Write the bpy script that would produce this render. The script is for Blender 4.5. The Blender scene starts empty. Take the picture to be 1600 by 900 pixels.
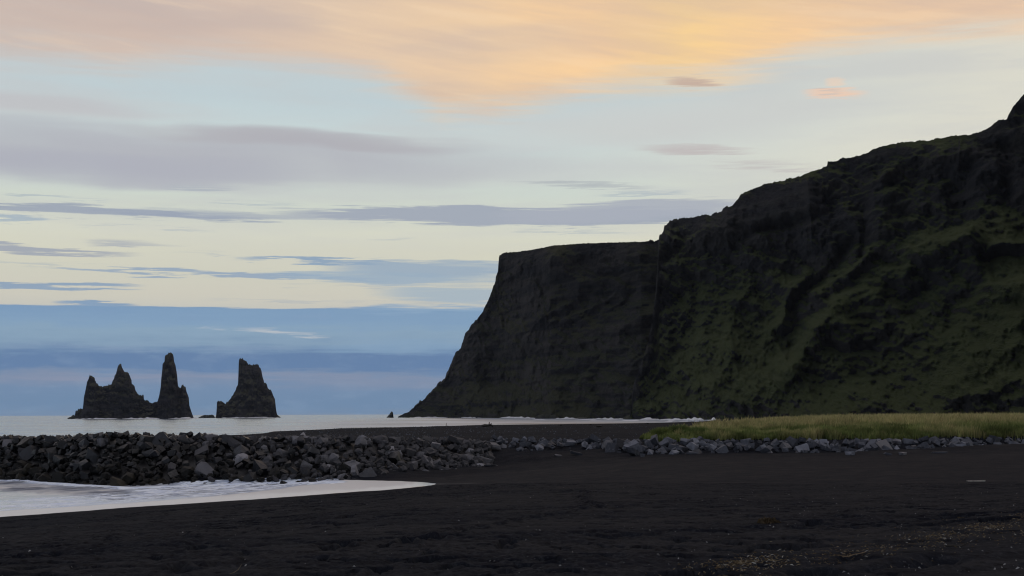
import bpy, bmesh, math, random
import numpy as np
from mathutils import Matrix, Vector

rng = np.random.default_rng(7)
random.seed(7)
scene = bpy.context.scene
col = scene.collection

# ------------------------------------------------------------------ camera
F = 2222.2                      # focal length in pixels of the 1600 px wide photograph (50 mm)
CAMZ = 5.4                      # metres above the sea
PITCH = math.radians(5.03)
ROLL = math.radians(-0.2)
_f = np.array([0, math.cos(PITCH), math.sin(PITCH)])
_u0 = np.array([0, -math.sin(PITCH), math.cos(PITCH)])
_r0 = np.array([1.0, 0, 0])
_r = _r0 * math.cos(ROLL) + _u0 * math.sin(ROLL)
_u = _u0 * math.cos(ROLL) - _r0 * math.sin(ROLL)
cd = bpy.data.cameras.new('camera')
cd.lens = 50; cd.sensor_width = 36; cd.clip_start = 0.5; cd.clip_end = 60000
cam = bpy.data.objects.new('camera', cd); col.objects.link(cam)
M = Matrix.Identity(4)
for i in range(3):
    M[i][0] = _r[i]; M[i][1] = _u[i]; M[i][2] = -_f[i]
M[2][3] = CAMZ
cam.matrix_world = M
scene.camera = cam

def ray(px, py):
    """horizontal unit direction (hx, hy) and rise per horizontal metre for a sight line"""
    px = np.asarray(px, float); py = np.asarray(py, float)
    a = (px - 800) / F; b = (450 - py) / F
    d = _f[:, None] + _r[:, None] * a.ravel() + _u[:, None] * b.ravel()
    h = np.hypot(d[0], d[1])
    return d[0] / h, d[1] / h, d[2] / h

def azel(px, py):
    hx, hy, t = ray([px], [py])
    return math.degrees(math.atan2(hx[0], hy[0])), math.degrees(math.atan(t[0]))

# ------------------------------------------------------------------ render settings
scene.view_settings.view_transform = 'Standard'
scene.view_settings.look = 'None'
scene.view_settings.exposure = 0.0
scene.view_settings.gamma = 1.0
cy = scene.cycles
cy.use_denoising = True
try:
    cy.denoiser = 'OPENIMAGEDENOISE'
    cy.denoising_input_passes = 'RGB_ALBEDO_NORMAL'
except Exception:
    pass
cy.filter_width = 1.15
cy.max_bounces = 5; cy.diffuse_bounces = 2; cy.glossy_bounces = 2; cy.volume_bounces = 1
cy.transmission_bounces = 1; cy.transparent_max_bounces = 4

# ------------------------------------------------------------------ node helpers
def lin(c):
    return tuple(((v / 255) / 12.92 if v / 255 <= 0.04045 else ((v / 255 + 0.055) / 1.055) ** 2.4) for v in c) + (1.0,)

class NT:
    def __init__(self, tree):
        self.t = tree; tree.nodes.clear()
    def n(self, kind, **kw):
        nd = self.t.nodes.new(kind)
        for k, v in kw.items(): setattr(nd, k, v)
        return nd
    def put(self, sock, v):
        if v is None: return
        if hasattr(v, 'is_output'): self.t.links.new(v, sock)
        else: sock.default_value = v
    def m(self, op, a, b=None, c=None, clamp=False):
        nd = self.n('ShaderNodeMath', operation=op, use_clamp=clamp)
        for i, v in enumerate((a, b, c)): self.put(nd.inputs[i], v)
        return nd.outputs[0]
    def vm(self, op, a, b=None, scale=None):
        nd = self.n('ShaderNodeVectorMath', operation=op)
        self.put(nd.inputs[0], a); self.put(nd.inputs[1], b)
        if scale is not None: self.put(nd.inputs['Scale'], scale)
        return nd.outputs['Value'] if op in ('DOT_PRODUCT', 'LENGTH') else nd.outputs[0]
    def mr(self, v, a, b, c=0.0, d=1.0, kind='SMOOTHSTEP'):
        nd = self.n('ShaderNodeMapRange', interpolation_type=kind)
        self.put(nd.inputs[0], v)
        for i, x in enumerate((a, b, c, d)): self.put(nd.inputs[i + 1], x)
        return nd.outputs[0]
    def mix(self, f, a, b, blend='MIX'):
        nd = self.n('ShaderNodeMix', data_type='RGBA', blend_type=blend)
        self.put(nd.inputs[0], f); self.put(nd.inputs[6], a); self.put(nd.inputs[7], b)
        return nd.outputs[2]
    def ramp(self, v, stops, interp='LINEAR'):
        nd = self.n('ShaderNodeValToRGB'); r = nd.color_ramp; r.interpolation = interp
        stops = sorted(stops)
        r.elements[0].position = stops[0][0]; r.elements[0].color = stops[0][1]
        r.elements[1].position = stops[-1][0]; r.elements[1].color = stops[-1][1]
        for p, c in stops[1:-1]:
            e = r.elements.new(p); e.color = c
        self.put(nd.inputs[0], v)
        return nd.outputs[0]
    def noise(self, vec, scale=1.0, detail=3.0, rough=0.5, dist=0.0):
        nd = self.n('ShaderNodeTexNoise')
        self.put(nd.inputs['Vector'], vec)
        nd.inputs['Scale'].default_value = scale; nd.inputs['Detail'].default_value = detail
        nd.inputs['Roughness'].default_value = rough; nd.inputs['Distortion'].default_value = dist
        return nd.outputs[0], nd.outputs[1]
    def sep(self, v):
        nd = self.n('ShaderNodeSeparateXYZ'); self.put(nd.inputs[0], v); return nd.outputs
    def comb(self, x, y, z):
        nd = self.n('ShaderNodeCombineXYZ')
        for i, v in enumerate((x, y, z)): self.put(nd.inputs[i], v)
        return nd.outputs[0]

# ------------------------------------------------------------------ sky
SUN_AZ, SUN_EL = 38.0, 2.5
world = bpy.data.worlds.new('World'); scene.world = world; world.use_nodes = True
W = NT(world.node_tree)
tc = W.n('ShaderNodeTexCoord').outputs['Generated']
X, Y, Z = W.sep(tc)
az = W.m('MULTIPLY', W.m('ARCTAN2', X, Y), 180 / math.pi)
el0 = W.m('MULTIPLY', W.m('ARCSINE', Z), 180 / math.pi)
na, nac = W.noise(W.vm('MULTIPLY', tc, (7, 7, 95)), 1.0, 4.0, 0.55)          # long flat streaks
nb, nbc = W.noise(W.vm('MULTIPLY', tc, (17, 17, 400)), 1.0, 5.0, 0.62)        # fine streaks
nc, ncc = W.noise(W.vm('MULTIPLY', tc, (5, 5, 22)), 1.0, 3.0, 0.5)           # broad soft shapes
wa = W.m('SUBTRACT', na, 0.5); wb = W.m('SUBTRACT', nb, 0.5); wc = W.m('SUBTRACT', nc, 0.5)
el = W.m('MULTIPLY_ADD', wa, 0.55, el0)
el = W.m('MULTIPLY_ADD', wb, 0.22, el)
elsoft = W.m('MULTIPLY_ADD', wc, 1.6, W.m('MULTIPLY_ADD', wa, 0.8, el0))

def sky_ramp(e0, e1, stops, v):
    return W.ramp(W.m('MULTIPLY_ADD', v, 1 / (e1 - e0), -e0 / (e1 - e0)), [((e - e0) / (e1 - e0), lin(c)) for e, c in stops])
def ep(py): return azel(400, py)[1]
elb = W.m('MULTIPLY_ADD', wb, 0.75, el)
bank = [(ep(py), c) for py, c in ((649, (116, 139, 167)), (630, (107, 137, 170)), (610, (111, 139, 172)), (601, (119, 141, 171)), (591, (127, 143, 170)), (583, (114, 138, 170)),
              (577, (94, 127, 168)), (556, (94, 127, 168)), (545, (112, 143, 176)), (534, (130, 158, 184)), (520, (136, 164, 188)), (505, (129, 160, 190)), (478, (121, 153, 187)))]
puff, _ = W.noise(W.vm('MULTIPLY', tc, (34, 34, 120)), 1.0, 6.0, 0.62)
elk = W.m('MULTIPLY_ADD', W.m('SUBTRACT', puff, 0.5), 0.75, W.m('MULTIPLY_ADD', wa, 0.5, W.m('MULTIPLY_ADD', wb, 0.45, el)))
bankc = sky_ramp(-1.5, 5.0, [(-1.5, (110, 130, 155))] + bank + [(5.0, (122, 157, 194))], elk)
bankc = W.mix(W.mr(puff, 0.50, 0.72, 0.0, 0.22), bankc, lin((140, 163, 190)))
upper = [(ep(py), c) for py, c in ((480, (198, 197, 188)), (462, (206, 203, 189)), (430, (207, 206, 191)), (395, (212, 211, 193)),
              (362, (214, 215, 199)), (330, (209, 215, 201)), (300, (204, 213, 205)), (265, (204, 213, 208)), (225, (201, 212, 211)), (190, (197, 211, 213)), (150, (191, 206, 211)), (60, (196, 206, 208)))]
sky = sky_ramp(4.0, 30.0, upper + [(24, (190, 195, 203)), (30, (186, 192, 203))], el)
sky = W.mix(W.mr(el0, 28, 80), sky, lin((172, 181, 198)))
eb = ep(481)
sky = W.mix(W.mr(W.m('MULTIPLY_ADD', wb, 0.55, el), eb + 0.075, eb - 0.06), sky, bankc)

# the clear air grows paler and yellower towards the set sun, behind the mountain
sund = (math.sin(math.radians(SUN_AZ)), math.cos(math.radians(SUN_AZ)), math.tan(math.radians(6)))
dsun = W.vm('DOT_PRODUCT', W.vm('NORMALIZE', tc), tuple(Vector(sund).normalized()))
glow = W.m('MULTIPLY', W.mr(dsun, 0.80, 0.995), W.mr(el, 4.6, 7.5))
sky = W.mix(W.m('MULTIPLY', glow, 0.75), sky, lin((232, 222, 199)))

def blob(sky, px, py, hw, hh, colr, op, slope=0.0, soft=0.0, e=None, tex=None, a=None):
    a0, e0 = azel(px, py)
    w = hw * math.degrees(1 / F); h = hh * math.degrees(1 / F)
    ee = elb if e is None else e
    dx = W.m('MULTIPLY_ADD', az, 1 / w, -a0 / w)
    dy = W.m('MULTIPLY_ADD', ee, 1 / h, (-e0 + slope * a0) / h)
    if slope: dy = W.m('MULTIPLY_ADD', az, -slope / h, dy)
    d2 = W.m('MULTIPLY_ADD', dy, dy, W.m('MULTIPLY', dx, dx))
    f = W.mr(d2, 1.0, soft, 0.0, op)
    if tex is not None: f = W.m('MULTIPLY', f, tex)
    return W.mix(f, sky, lin(colr))

streak = W.mr(na, 0.36, 0.62)
fine = W.mr(nb, 0.35, 0.62)
veil, _ = W.noise(W.vm('MULTIPLY', tc, (4, 4, 34)), 1.0, 5.0, 0.6)
sky = W.mix(W.m('MULTIPLY', W.mr(veil, 0.40, 0.64), W.mr(el0, 4.6, 9.0, 0.0, 0.5)), sky, lin((196, 198, 199)))
# soft lavender stratus left of centre
sky = blob(sky, 180, 242, 780, 56, (178, 180, 188), 0.95, 0.0, 0.0, elsoft, W.mr(nc, 0.2, 0.5, 0.65, 1.0))
sky = blob(sky, 480, 215, 330, 22, (174, 172, 179), 0.8, -0.03, 0.0, elsoft)
sky = blob(sky, 100, 262, 420, 30, (172, 174, 186), 0.65, 0.0, 0.0, elsoft)
sky = blob(sky, 1080, 185, 420, 46, (203, 205, 203), 0.75, 0.04, 0.0, elsoft)
sky = blob(sky, 40, 160, 240, 26, (190, 186, 190), 0.55, 0.0, 0.0, elsoft)
# narrow grey blue bars
sky = blob(sky, 120, 329, 330, 8, (150, 160, 178), 0.85, -0.012, 0.2)
sky = blob(sky, 300, 332, 240, 8, (152, 162, 180), 0.75, -0.02, 0.2, None, streak)
sky = blob(sky, 800, 338, 420, 15, (160, 168, 182), 0.95, -0.012, 0.45)
sky = blob(sky, 980, 330, 250, 17, (168, 174, 186), 0.9, 0.03, 0.3)
sky = blob(sky, 20, 341, 75, 6, (150, 170, 190), 0.7, 0.0, 0.2)
sky = blob(sky, 50, 387, 170, 7, (158, 165, 178), 0.9, -0.03, 0.2)
sky = blob(sky, 215, 379, 90, 7, (166, 172, 182), 0.8, -0.02, 0.1, None, streak)
sky = blob(sky, 500, 408, 150, 5, (140, 163, 187), 0.95, -0.02, 0.2)
sky = blob(sky, 680, 420, 200, 15, (146, 168, 190), 0.85, -0.01, 0.2, None, W.mr(na, 0.3, 0.5, 0.35, 1.0))
sky = blob(sky, 340, 429, 320, 4.5, (150, 168, 188), 0.95, -0.012, 0.2)
sky = blob(sky, 640, 436, 270, 13, (150, 172, 192), 0.85, -0.03, 0.2, None, W.mr(na, 0.3, 0.52, 0.25, 1.0))
sky = blob(sky, 720, 461, 160, 14, (158, 178, 194), 0.8, -0.02, 0.1)
sky = blob(sky, 90, 448, 135, 6, (140, 162, 186), 0.95, 0.0, 0.3)
sky = blob(sky, 150, 475, 70, 5, (130, 158, 188), 0.95, 0.0, 0.3)
sky = blob(sky, 710, 484, 190, 9, (142, 170, 196), 0.75, 0.0, 0.0)
for px, py, hw, hh, op in ((60, 305, 60, 3, .6), (130, 312, 45, 3, .5), (400, 318, 90, 3, .5), (230, 355, 120, 2.5, .35), (620, 372, 60, 3, .35), (70, 409, 120, 3, .4), (300, 395, 80, 2.5, .4), (560, 449, 160, 4, .5), (420, 466, 150, 3, .35), (620, 472, 120, 4, .5), (1010, 300, 90, 3, .5), (900, 360, 130, 3, .45)):
    sky = blob(sky, px, py, hw, hh, (152, 168, 185), op, -0.01, 0.1, None, fine)
# bright slits in the bank
sky = blob(sky, 440, 520, 85, 5, (205, 205, 205), 0.75, -0.07, 0.0, None, W.mr(nb, 0.4, 0.6, 0.3, 1.0))
sky = blob(sky, 330, 513, 30, 2.5, (190, 196, 204), 0.7, -0.04, 0.0)
sky = blob(sky, 230, 541, 330, 9, (128, 150, 182), 0.5, 0.0, 0.0, None, fine)
sky = blob(sky, 250, 590, 420, 6, (146, 150, 172), 0.4, 0.01, 0.0, None, fine)
sky = blob(sky, 640, 542, 190, 16, (132, 164, 194), 0.55, 0.0, 0.0)
# small wisps on the right
sky = blob(sky, 1085, 234, 110, 13, (190, 182, 182), 0.85, -0.02, 0.0, None, W.mr(nb, 0.25, 0.6, 0.35, 1.0))
sky = blob(sky, 1200, 258, 110, 8, (192, 188, 186), 0.7, -0.06, 0.0, None, fine)
sky = blob(sky, 910, 288, 130, 6, (170, 176, 182), 0.75, -0.06, 0.0, None, W.mr(nb, 0.25, 0.6, 0.4, 1.0))
sky = blob(sky, 310, 291, 70, 4, (168, 175, 186), 0.7, 0.0, 0.0, None, fine)
# the high deck lit from below by the set sun
def apos(a): return 0.5 + 0.5 * a / (abs(a) + 20.0)
def aposn(v): return W.m('MULTIPLY_ADD', W.m('DIVIDE', v, W.m('ADD', W.m('ABSOLUTE', v), 20.0)), 0.5, 0.5)
edge = [(apos(-180), (0.17,) * 3 + (1,)), (apos(180), (0.17,) * 3 + (1,))]
for px, py in ((0, 88), (180, 112), (330, 108), (480, 118), (600, 140), (690, 183), (760, 181), (880, 160), (1000, 140), (1130, 128), (1200, 112), (1290, 88), (1400, 72), (1600, 60)):
    a0, e0 = azel(px, py); edge.append((apos(a0), (e0 / 100,) * 3 + (1,)))
edgev = W.m('MULTIPLY', W.sep(W.ramp(aposn(az), edge))[0], 100.0)
above = W.m('SUBTRACT', W.m('MULTIPLY_ADD', wb, 1.3, W.m('MULTIPLY_ADD', wc, 1.5, W.m('MULTIPLY_ADD', wa, 1.0, el0))), edgev)
deck = [(apos(-180), lin((150, 156, 170))), (apos(-95), lin((160, 164, 174))), (apos(-45), lin((180, 174, 176))), (apos(62), lin((226, 196, 172))), (apos(120), lin((170, 170, 176))), (apos(180), lin((150, 156, 170)))]
for px, c in ((0, (204, 186, 176)), (300, (214, 192, 177)), (560, (230, 202, 173)), (760, (243, 208, 166)), (930, (253, 210, 156)), (1080, (255, 214, 146)), (1280, (253, 210, 156)), (1590, (243, 206, 168))):
    deck.append((apos(azel(px, 90)[0]), lin(c)))
azw = W.m('MULTIPLY_ADD', wc, 9.0, az)
deckc = W.ramp(aposn(azw), deck)
# greyer, thicker cloud higher up and in streaks
n1, _ = W.noise(W.vm('MULTIPLY', tc, (6, 6, 40)), 1.0, 4.0, 0.5)
thick = W.m('MULTIPLY', W.mr(n1, 0.38, 0.66), W.mr(W.m('ABSOLUTE', W.m('SUBTRACT', az, 7.0)), 2.0, 16.0, 0.25, 0.5))
deckc = W.mix(thick, deckc, lin((188, 173, 170)))
deckc = W.mix(W.mr(el0, 13.0, 22.0, 0.0, 0.5), deckc, lin((190, 174, 168)))
deckc = W.mix(W.mr(el0, 20.0, 60.0, 0.0, 0.85), deckc, lin((172, 172, 182)))
rip, _ = W.noise(W.vm('MULTIPLY', W.vm('ADD', tc, W.comb(0.0, 0.0, W.m('MULTIPLY', X, 0.16))), (9, 9, 120)), 1.0, 5.0, 0.62)
deckc = W.mix(W.mr(rip, 0.42, 0.66, 0.0, 0.24), deckc, lin((206, 180, 166)))
deckc = W.mix(W.mr(rip, 0.46, 0.30, 0.0, 0.2), deckc, lin((252, 222, 186)))
deckc = W.mix(W.mr(W.m('ABSOLUTE', W.m('SUBTRACT', az, 8.0)), 25.0, 60.0, 0.0, 0.8), deckc, lin((176, 174, 180)))
sky = W.mix(W.mr(above, -0.5, 1.25, 0.0, 0.96), sky, deckc)
sky = blob(sky, 1085, 127, 55, 9, (196, 172, 158), 0.9, -0.05, 0.0, None, W.mr(nb, 0.2, 0.55, 0.4, 1.0))
sky = blob(sky, 1305, 145, 58, 8, (236, 202, 178), 0.9, -0.05, 0.0)
sky = blob(sky, 1285, 141, 34, 4, (205, 192, 184), 0.7, -0.06, 0.0)
sky = blob(sky, 1305, 124, 20, 9, (236, 208, 184), 0.6, 0.0, 0.0)
# the far side of the dusk sky, away from the sun, is duller
back = W.mr(dsun, 0.55, -0.75, 0.0, 0.62)
sky = W.mix(W.m('MULTIPLY', back, W.mr(el0, 75, 20)), sky, lin((118, 133, 160)))

nish = W.n('ShaderNodeTexSky', sky_type='NISHITA', sun_disc=False)
nish.sun_elevation = math.radians(SUN_EL); nish.sun_rotation = math.radians(SUN_AZ)
bg1 = W.n('ShaderNodeBackground'); W.put(bg1.inputs[0], nish.outputs[0]); bg1.inputs[1].default_value = 0.05
bg2 = W.n('ShaderNodeBackground'); W.put(bg2.inputs[0], sky); bg2.inputs[1].default_value = 1.045
mixs = W.n('ShaderNodeMixShader'); mixs.inputs[0].default_value = 0.97
W.t.links.new(bg1.outputs[0], mixs.inputs[1]); W.t.links.new(bg2.outputs[0], mixs.inputs[2])
wo = W.n('ShaderNodeOutputWorld'); W.t.links.new(mixs.outputs[0], wo.inputs[0])

# the sun, almost set behind the mountain
sl = bpy.data.lights.new('sun', 'SUN'); sl.energy = 0.25; sl.angle = math.radians(3); sl.color = (1.0, 0.72, 0.5)
so = bpy.data.objects.new('sun', sl); col.objects.link(so)
sd = Vector((math.sin(math.radians(SUN_AZ)) * math.cos(math.radians(SUN_EL)), math.cos(math.radians(SUN_AZ)) * math.cos(math.radians(SUN_EL)), math.sin(math.radians(SUN_EL))))
so.rotation_euler = sd.to_track_quat('Z', 'Y').to_euler()

# ------------------------------------------------------------------ numpy noise
def _hash(ix, iy, iz, seed):
    h = (ix * 374761393 + iy * 668265263 + iz * 2147483647 + seed * 144665) & 0xFFFFFFFF
    h = ((h ^ (h >> 13)) * 1274126177) & 0xFFFFFFFF
    h = ((h ^ (h >> 16)) * 2246822519) & 0xFFFFFFFF
    return ((h ^ (h >> 15)) & 0xFFFF) / 65535.0

def vn2(x, y, seed=0):
    ix = np.floor(x).astype(np.int64); iy = np.floor(y).astype(np.int64)
    fx = x - ix; fy = y - iy
    fx = fx * fx * fx * (fx * (fx * 6 - 15) + 10); fy = fy * fy * fy * (fy * (fy * 6 - 15) + 10)
    a = _hash(ix, iy, 0, seed); b = _hash(ix + 1, iy, 0, seed)
    c = _hash(ix, iy + 1, 0, seed); d = _hash(ix + 1, iy + 1, 0, seed)
    return (a * (1 - fx) + b * fx) * (1 - fy) + (c * (1 - fx) + d * fx) * fy

def fbm(x, y, octv=4, seed=0, gain=0.5):
    s = 0; a = 1; t = 0
    for o in range(octv):
        s = s + a * vn2(x * 2 ** o + 17.3 * o, y * 2 ** o - 9.1 * o, seed + o); t += a; a *= gain
    return s / t - 0.5

def ridged(x, y, octv=4, seed=0, gain=0.5):
    s = 0; a = 1; t = 0
    for o in range(octv):
        s = s + a * (1 - np.abs(2 * vn2(x * 2 ** o + 5.7 * o, y * 2 ** o + 3.3 * o, seed + o) - 1)); t += a; a *= gain
    return s / t

def sstep(a, b, x):
    t = np.clip((x - a) / (b - a), 0, 1); return t * t * (3 - 2 * t)

# ------------------------------------------------------------------ mesh helpers
def grid_mesh(name, P, mat, closed=False, smooth=True):
    """P: rows x cols x 3"""
    R, C = P.shape[:2]
    me = bpy.data.meshes.new(name)
    idx = np.arange(R * C).reshape(R, C)
    q = np.stack([idx[:-1, :-1], idx[:-1, 1:], idx[1:, 1:], idx[1:, :-1]], -1).reshape(-1, 4)
    if closed:
        q2 = np.stack([idx[:-1, -1], idx[:-1, 0], idx[1:, 0], idx[1:, -1]], -1).reshape(-1, 4); q = np.vstack([q, q2])
    return raw_mesh(me, P.reshape(-1, 3), q, mat, smooth)

def raw_mesh(me, V, faces, mat, smooth=False):
    n = faces.shape[1]
    me.vertices.add(len(V)); me.vertices.foreach_set('co', np.asarray(V, np.float32).ravel())
    me.loops.add(faces.size); me.loops.foreach_set('vertex_index', faces.astype(np.int32).ravel())
    me.polygons.add(len(faces)); me.polygons.foreach_set('loop_start', np.arange(0, faces.size, n, dtype=np.int32))
    me.polygons.foreach_set('use_smooth', np.full(len(faces), smooth))
    me.update(calc_edges=True); me.validate()
    if mat: me.materials.append(mat)
    return me

def link(name, me, parent=None, loc=None, kind=None, label=None, cat=None, group=None):
    o = bpy.data.objects.new(name, me); col.objects.link(o)
    if parent: o.parent = parent
    if loc is not None: o.location = loc
    if kind: o['kind'] = kind
    if label: o['label'] = label
    if cat: o['category'] = cat
    if group: o['group'] = group
    return o

def attr(me, name, vals):
    a = me.attributes.new(name, 'FLOAT', 'POINT'); a.data.foreach_set('value', np.asarray(vals, np.float32).ravel())
def cattr(me, name, vals):
    a = me.attributes.new(name, 'FLOAT_COLOR', 'POINT'); a.data.foreach_set('color', np.asarray(vals, np.float32).ravel())

# ------------------------------------------------------------------ materials
def mat(name):
    m = bpy.data.materials.new(name); m.use_nodes = True
    return m, NT(m.node_tree)
def finish(N, base, rough=0.9, spec=0.3, bump=None, bstr=0.4, bdist=0.05, normal=None, ior=None):
    p = N.n('ShaderNodeBsdfPrincipled')
    N.put(p.inputs['Base Color'], base); N.put(p.inputs['Roughness'], rough); N.put(p.inputs['Specular IOR Level'], spec)
    if ior: p.inputs['IOR'].default_value = ior
    if bump is not None:
        b = N.n('ShaderNodeBump'); b.inputs['Strength'].default_value = bstr; b.inputs['Distance'].default_value = bdist
        N.put(b.inputs['Height'], bump); N.put(p.inputs['Normal'], b.outputs[0])
    if normal is not None: N.put(p.inputs['Normal'], normal)
    o = N.n('ShaderNodeOutputMaterial'); N.t.links.new(p.outputs[0], o.inputs[0])
    return p
def pos(N): return N.n('ShaderNodeNewGeometry').outputs['Position']

def sand_material():
    m, N = mat('black_sand')
    P = pos(N)
    big, _ = N.noise(N.vm('MULTIPLY', P, (0.12, 0.22, 0.2)), 1, 4, 0.55)
    mid, _ = N.noise(N.vm('MULTIPLY', P, (0.9, 2.2, 1)), 1, 5, 0.6)
    grain, _ = N.noise(P, 38, 3, 0.7)
    c = N.mix(N.mr(big, 0.42, 0.58), (0.0115, 0.0132, 0.0185, 1), (0.0205, 0.0212, 0.0250, 1))
    c = N.mix(N.mr(mid, 0.42, 0.68, 0, 0.55), c, (0.0062, 0.0068, 0.0095, 1))
    c = N.mix(N.mr(grain, 0.60, 0.80, 0, 0.5), c, (0.045, 0.044, 0.045, 1))
    c = N.mix(N.mr(grain, 0.42, 0.25, 0, 0.6), c, (0.008, 0.008, 0.009, 1))
    sp, _ = N.noise(N.vm('MULTIPLY', P, (9, 5, 5)), 1, 4, 0.8)
    c = N.mix(N.mr(sp, 0.50, 0.70, 0, 0.8), c, (0.034, 0.036, 0.041, 1))
    c = N.mix(N.mr(sp, 0.48, 0.34, 0, 0.75), c, (0.0045, 0.0045, 0.0055, 1))
    li = N.n('ShaderNodeAttribute', attribute_name='sheen_line').outputs['Fac']
    c = N.mix(li, c, (0.075, 0.075, 0.078, 1))  # wet sheen along the swash line, painted as lighter sand colour
    at = N.n('ShaderNodeAttribute', attribute_name='wet').outputs['Fac']
    c = N.mix(N.m('MULTIPLY', at, 0.5), c, (0.0062, 0.0088, 0.0158, 1))
    rough = N.m('SUBTRACT', N.mr(mid, 0.3, 0.7, 0.85, 0.98), N.m('MULTIPLY', at, 0.15))
    h = N.m('MULTIPLY_ADD', grain, 0.35, mid)
    finish(N, c, rough, 0.02, h, 0.55, 0.05)
    return m

def rock_material(name, dark, light, tint, rough=0.85, spec=0.3, amount=0.4, skew=2.4):
    m, N = mat(name)
    tcn = N.n('ShaderNodeTexCoord').outputs['Object']
    oi = N.n('ShaderNodeObjectInfo').outputs['Random']
    v = N.vm('ADD', tcn, N.comb(N.m('MULTIPLY', oi, 31.0), N.m('MULTIPLY', oi, 17.0), N.m('MULTIPLY', oi, 7.0)))
    a, _ = N.noise(v, 1.7, 5, 0.6); b, _ = N.noise(v, 9, 4, 0.65)
    k = N.m('MULTIPLY', N.m('POWER', oi, skew), N.mr(a, 0.3, 0.6, 0.45, 1.0), clamp=True)
    c = N.mix(k, dark, light)
    c = N.mix(N.mr(b, 0.52, 0.72, 0, amount), c, tint)
    finish(N, c, rough, spec, N.m('MULTIPLY_ADD', b, 0.4, a), 0.7, 0.12)
    return m

def massif_material(name, rockc, rock2, green, green2, gmin, scale=1.0, diag=0.0):
    m, N = mat(name)
    g = N.n('ShaderNodeNewGeometry'); P = g.outputs['Position']
    nz = N.sep(g.outputs['Normal'])[2]
    if diag:
        x, y, z = N.sep(P)
        P2 = N.comb(N.m('MULTIPLY_ADD', z, diag, x), y, N.m('MULTIPLY', N.m('MULTIPLY_ADD', x, -0.35, z), 0.55))
    else: P2 = P
    a, _ = N.noise(N.vm('MULTIPLY', P2, (0.016, 0.004, 0.012)), scale, 5, 0.62)
    b, _ = N.noise(N.vm('MULTIPLY', P2, (0.10, 0.02, 0.07)), scale, 6, 0.72)
    s, _ = N.noise(N.vm('MULTIPLY', P, (0.010, 0.003, 0.085)), scale, 4, 0.65)      # bedding
    c, _ = N.noise(N.vm('MULTIPLY', P, (0.42, 0.12, 0.42)), 1.0, 4, 0.75)
    rk = N.mix(N.mr(s, 0.42, 0.58), rockc, rock2)
    rk = N.mix(N.mr(b, 0.50, 0.64, 0, 0.6), rk, (0.013, 0.013, 0.016, 1))
    rk = N.mix(N.mr(c, 0.54, 0.68, 0, 0.5), rk, (0.062, 0.056, 0.048, 1))
    gr = N.mix(N.mr(a, 0.42, 0.58), green, green2)
    gr = N.mix(N.mr(b, 0.49, 0.62, 0, 0.55), gr, (0.011, 0.014, 0.010, 1))
    gr = N.mix(N.mr(c, 0.54, 0.68, 0, 0.6), gr, (0.075, 0.070, 0.040, 1))
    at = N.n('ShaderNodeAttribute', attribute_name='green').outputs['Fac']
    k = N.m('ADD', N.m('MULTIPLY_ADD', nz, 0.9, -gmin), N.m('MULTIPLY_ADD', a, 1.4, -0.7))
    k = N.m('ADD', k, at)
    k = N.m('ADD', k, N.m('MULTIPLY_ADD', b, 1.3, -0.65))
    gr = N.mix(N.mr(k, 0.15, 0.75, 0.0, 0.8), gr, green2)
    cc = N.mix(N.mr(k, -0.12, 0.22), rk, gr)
    finish(N, cc, 0.95, 0.10, N.m('MULTIPLY_ADD', c, 0.3, b), 1.0, 14.0 / scale)
    return m

def sea_material():
    m, N = mat('sea_water')
    P = pos(N)
    st, _ = N.noise(N.vm('MULTIPLY', P, (0.012, 0.055, 0)), 1, 4, 0.6)
    _, w1 = N.noise(N.vm('MULTIPLY', P, (0.45, 0.8, 0)), 1, 4, 0.65)
    _, w2 = N.noise(N.vm('MULTIPLY', P, (0.05, 0.14, 0)), 1, 2, 0.5)
    v = N.vm('ADD', N.vm('SCALE', N.vm('SUBTRACT', w1, (0.5, 0.5, 0.5)), None, N.mr(st, 0.3, 0.7, 0.5, 1.5)),
             N.vm('SCALE', N.vm('SUBTRACT', w2, (0.5, 0.5, 0.5)), None, 0.55))
    v = N.vm('MULTIPLY', v, (0.5, 0.62, 0.0))
    nrm = N.vm('NORMALIZE', N.vm('ADD', v, (0, -0.05, 1)))
    su = N.n('ShaderNodeAttribute', attribute_name='surf').outputs['Fac']
    f1, _ = N.noise(N.vm('MULTIPLY', P, (0.0035, 0.0075, 0)), 1, 4, 0.6)
    f2, _ = N.noise(N.vm('MULTIPLY', P, (0.013, 0.035, 0)), 1, 4, 0.65)
    fn = N.m('MULTIPLY_ADD', f1, 0.6, N.m('MULTIPLY_ADD', f2, 0.75, -0.175))
    wk = N.mr(N.m('ADD', su, N.m('MULTIPLY_ADD', fn, 1.8, -0.9)), 0.25, 0.75, 0.0, 0.48)
    c = N.mix(N.mr(st, 0.36, 0.64), (0.045, 0.085, 0.14, 1), (0.11, 0.16, 0.22, 1))
    c = N.mix(wk, c, (0.70, 0.78, 0.88, 1))
    c = N.mix(N.mr(fn, 0.50, 0.38, 0.0, 0.95), c, (0.03, 0.055, 0.085, 1))
    pr = finish(N, c, N.m('MULTIPLY_ADD', wk, 0.5, 0.12), N.mr(fn, 0.38, 0.6, 0.35, 1.0), normal=nrm, ior=2.1)
    pr.inputs['Specular Tint'].default_value = (0.86, 0.94, 1.0, 1)
    return m

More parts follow.
